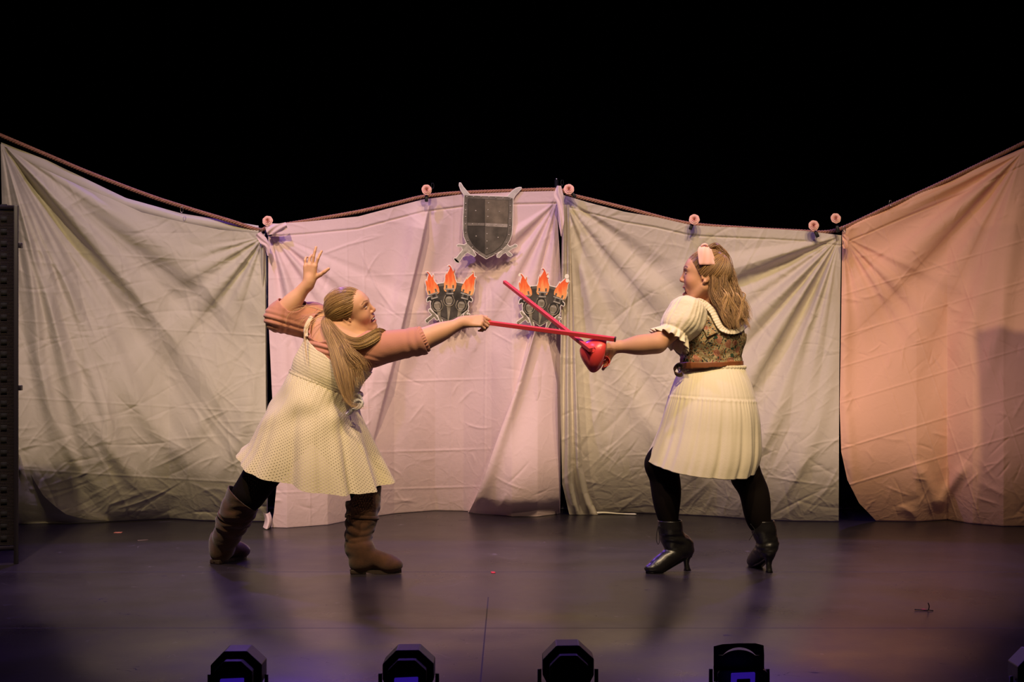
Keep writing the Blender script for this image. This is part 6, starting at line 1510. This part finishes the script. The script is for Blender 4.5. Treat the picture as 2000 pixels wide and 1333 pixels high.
# hair: parted crown, ponytail, one half swept over the right shoulder
dk1, lt1, tp1 = (.17, .085, .028), (.57, .355, .125), (.85, .56, .26)
po1 = (-1, 0, -.12)
V, Fc, C = scalp(H1, lw, po1, 9, dk1, lt1, 1500, .0010, .003, .088)
parts = [(V, Fc)]; cols = [C]
pb = H1.w((-.118, 0, .018))       # tie
pbx = (pb[0] / pb[1] * F_PX + 1000, 666.5 - (pb[2] - CAM_Z) / pb[1] * F_PX)
W1 = dict(dark=dk1, light=lt1, tip=tp1); X0, Y0 = pbx
def q3(x, y, Y): return p3(x, y, Y)
G = [dict(pts=[pb, q3(X0 - 2, Y0 + 18, 6.93), q3(656, 680, 6.86), q3(670, 730, 6.80), q3(684, 792, 6.78)], w=[.010, .026, .036, .040, .022], d=[.008, .02, .025, .02, .01], n=480, r=.0010, wave=.003, wf=.7, cut=.82, **W1),
     dict(pts=[pb, q3(X0 + 4, Y0 + 14, 6.93), q3(668, 668, 6.86), q3(690, 712, 6.82), q3(704, 760, 6.80)], w=[.008, .018, .034, .040, .030], d=[.008, .015, .02, .02, .015], n=330, r=.0010, wave=.004, wf=.8, cut=.7, **W1),
     dict(pts=[pb, q3(X0 + 8, Y0 + 20, 6.92), q3(674, 664, 6.86), q3(700, 672, 6.83), q3(724, 662, 6.835), q3(741, 652, 6.87), q3(750, 657, 6.96), q3(752, 668, 7.05)], w=[.008, .016, .026, .032, .032, .028, .024, .02], d=[.008, .012, .014, .012, .010, .01, .01, .01], n=460, r=.0010, wave=.002, wf=.6, cut=.97, dark=dk1, light=lt1, tip=(.62, .44, .16)),
     dict(pts=[q3(660, 650, 6.89), q3(680, 690, 6.82), q3(704, 715, 6.81), q3(718, 745, 6.84)], w=[.02, .035, .045, .03], d=[.01, .02, .02, .02], n=110, r=.0008, wave=.006, wf=.8, cut=.6, drift=.02, **W1),
     dict(pts=[pb, q3(645, 640, 6.90), q3(648, 690, 6.85), q3(662, 745, 6.80), q3(686, 790, 6.78), q3(730, 792, 6.80)], w=[.004, .006, .010, .012, .014, .02], d=[.005, .01, .01, .01, .01, .01], n=50, r=.0008, wave=.004, wf=.8, cut=.6, **W1),
     dict(pts=[q3(640, 618, 6.95), q3(612, 626, 6.92), q3(596, 650, 6.90), q3(598, 690, 6.86), q3(603, 720, 6.85)], w=[.012, .012, .006, .004, .004], d=[.01, .01, .005, .004, .004], n=9, r=.0006, wave=.004, wf=.8, cut=.7, dark=lt1, light=tp1),
     dict(pts=[q3(640, 610, 6.96), q3(600, 600, 6.98), q3(565, 615, 6.96), q3(562, 650, 6.95)], w=[.004, .010, .022, .035], d=[.01, .01, .01, .01], n=9, r=.0005, wave=.006, wf=.9, cut=.5, dark=lt1, light=tp1),
     dict(pts=[q3(642, 612, 6.95), q3(610, 612, 6.95), q3(585, 630, 6.93), q3(582, 665, 6.93)], w=[.004, .010, .015, .015], d=[.01, .01, .01, .01], n=7, r=.0005, wave=.006, wf=.9, cut=.5, dark=lt1, light=tp1),
     dict(pts=[q3(640, 600, 7.03), q3(637, 585, 7.05), q3(650, 572, 7.05), q3(662, 566, 7.03)], w=[.006, .010, .008, .004], d=[.02, .02, .02, .01], n=26, r=.0012, wave=.001, cut=.95, dark=dk1, light=lt1)]
V, Fc, C = strands(G, 17, 26); parts.append((V, Fc)); cols.append(C)
for pts, rr in (([pb, q3(X0 + 1, Y0 + 20, 6.93), q3(662, 680, 6.865), q3(680, 725, 6.82), q3(690, 765, 6.80)], [.012, .026, .036, .030, .006]), ([pb, q3(X0 + 8, Y0 + 20, 6.92), q3(676, 664, 6.868), q3(702, 671, 6.845), q3(726, 661, 6.855), q3(741, 655, 6.90), q3(748, 664, 6.99)], [.010, .016, .024, .024, .022, .018, .010])):
    v, f = tube(catmull(pts, 22), np.interp(np.linspace(0, 1, 22), np.linspace(0, 1, len(rr)), rr), 20, False, .45); parts.append((v, f)); cols.append(np.tile(nA(dk1) * 1.1, (len(v), 1)))
V, Fc = merge(parts); hair1 = np_mesh('hair', V, Fc, HAIR, lw, colors=np.concatenate(cols))
tc_ = H1.R @ nA((1, 0, .1)); Bt = basis(tc_, H1.R @ nA((0, 0, 1)))
V, Fc = loft([(pb + Bt[:, 0] * t, Bt[:, 1] * r, Bt[:, 2] * r) for t, r in ((-.006, .013), (-.003, .016), (.003, .016), (.006, .013))], 24); np_mesh('hair_tie', V, Fc, mat('brown_hair_tie', (.06, .03, .02), .7), hair1)

# her sword: a plain red square stick
s1_ = thing('toy_sword', 'straight red stick sword held level by the woman with the ponytail', 'sword', tuple(P(1070, 648, 6.85)))
v, f = rod(P(926, 627, 6.975), P(1200, 663, 6.78), .0195, .020); bevel(np_mesh('blade', v, f, REDW, s1_, False), .0015)
v, f = rod(P(1200, 663, 6.78), P(1203, 663.4, 6.779), .0205, .0205); np_mesh('end_cap', v, f, mat('dark_wood_end', (.08, .03, .02), .7), s1_, False)
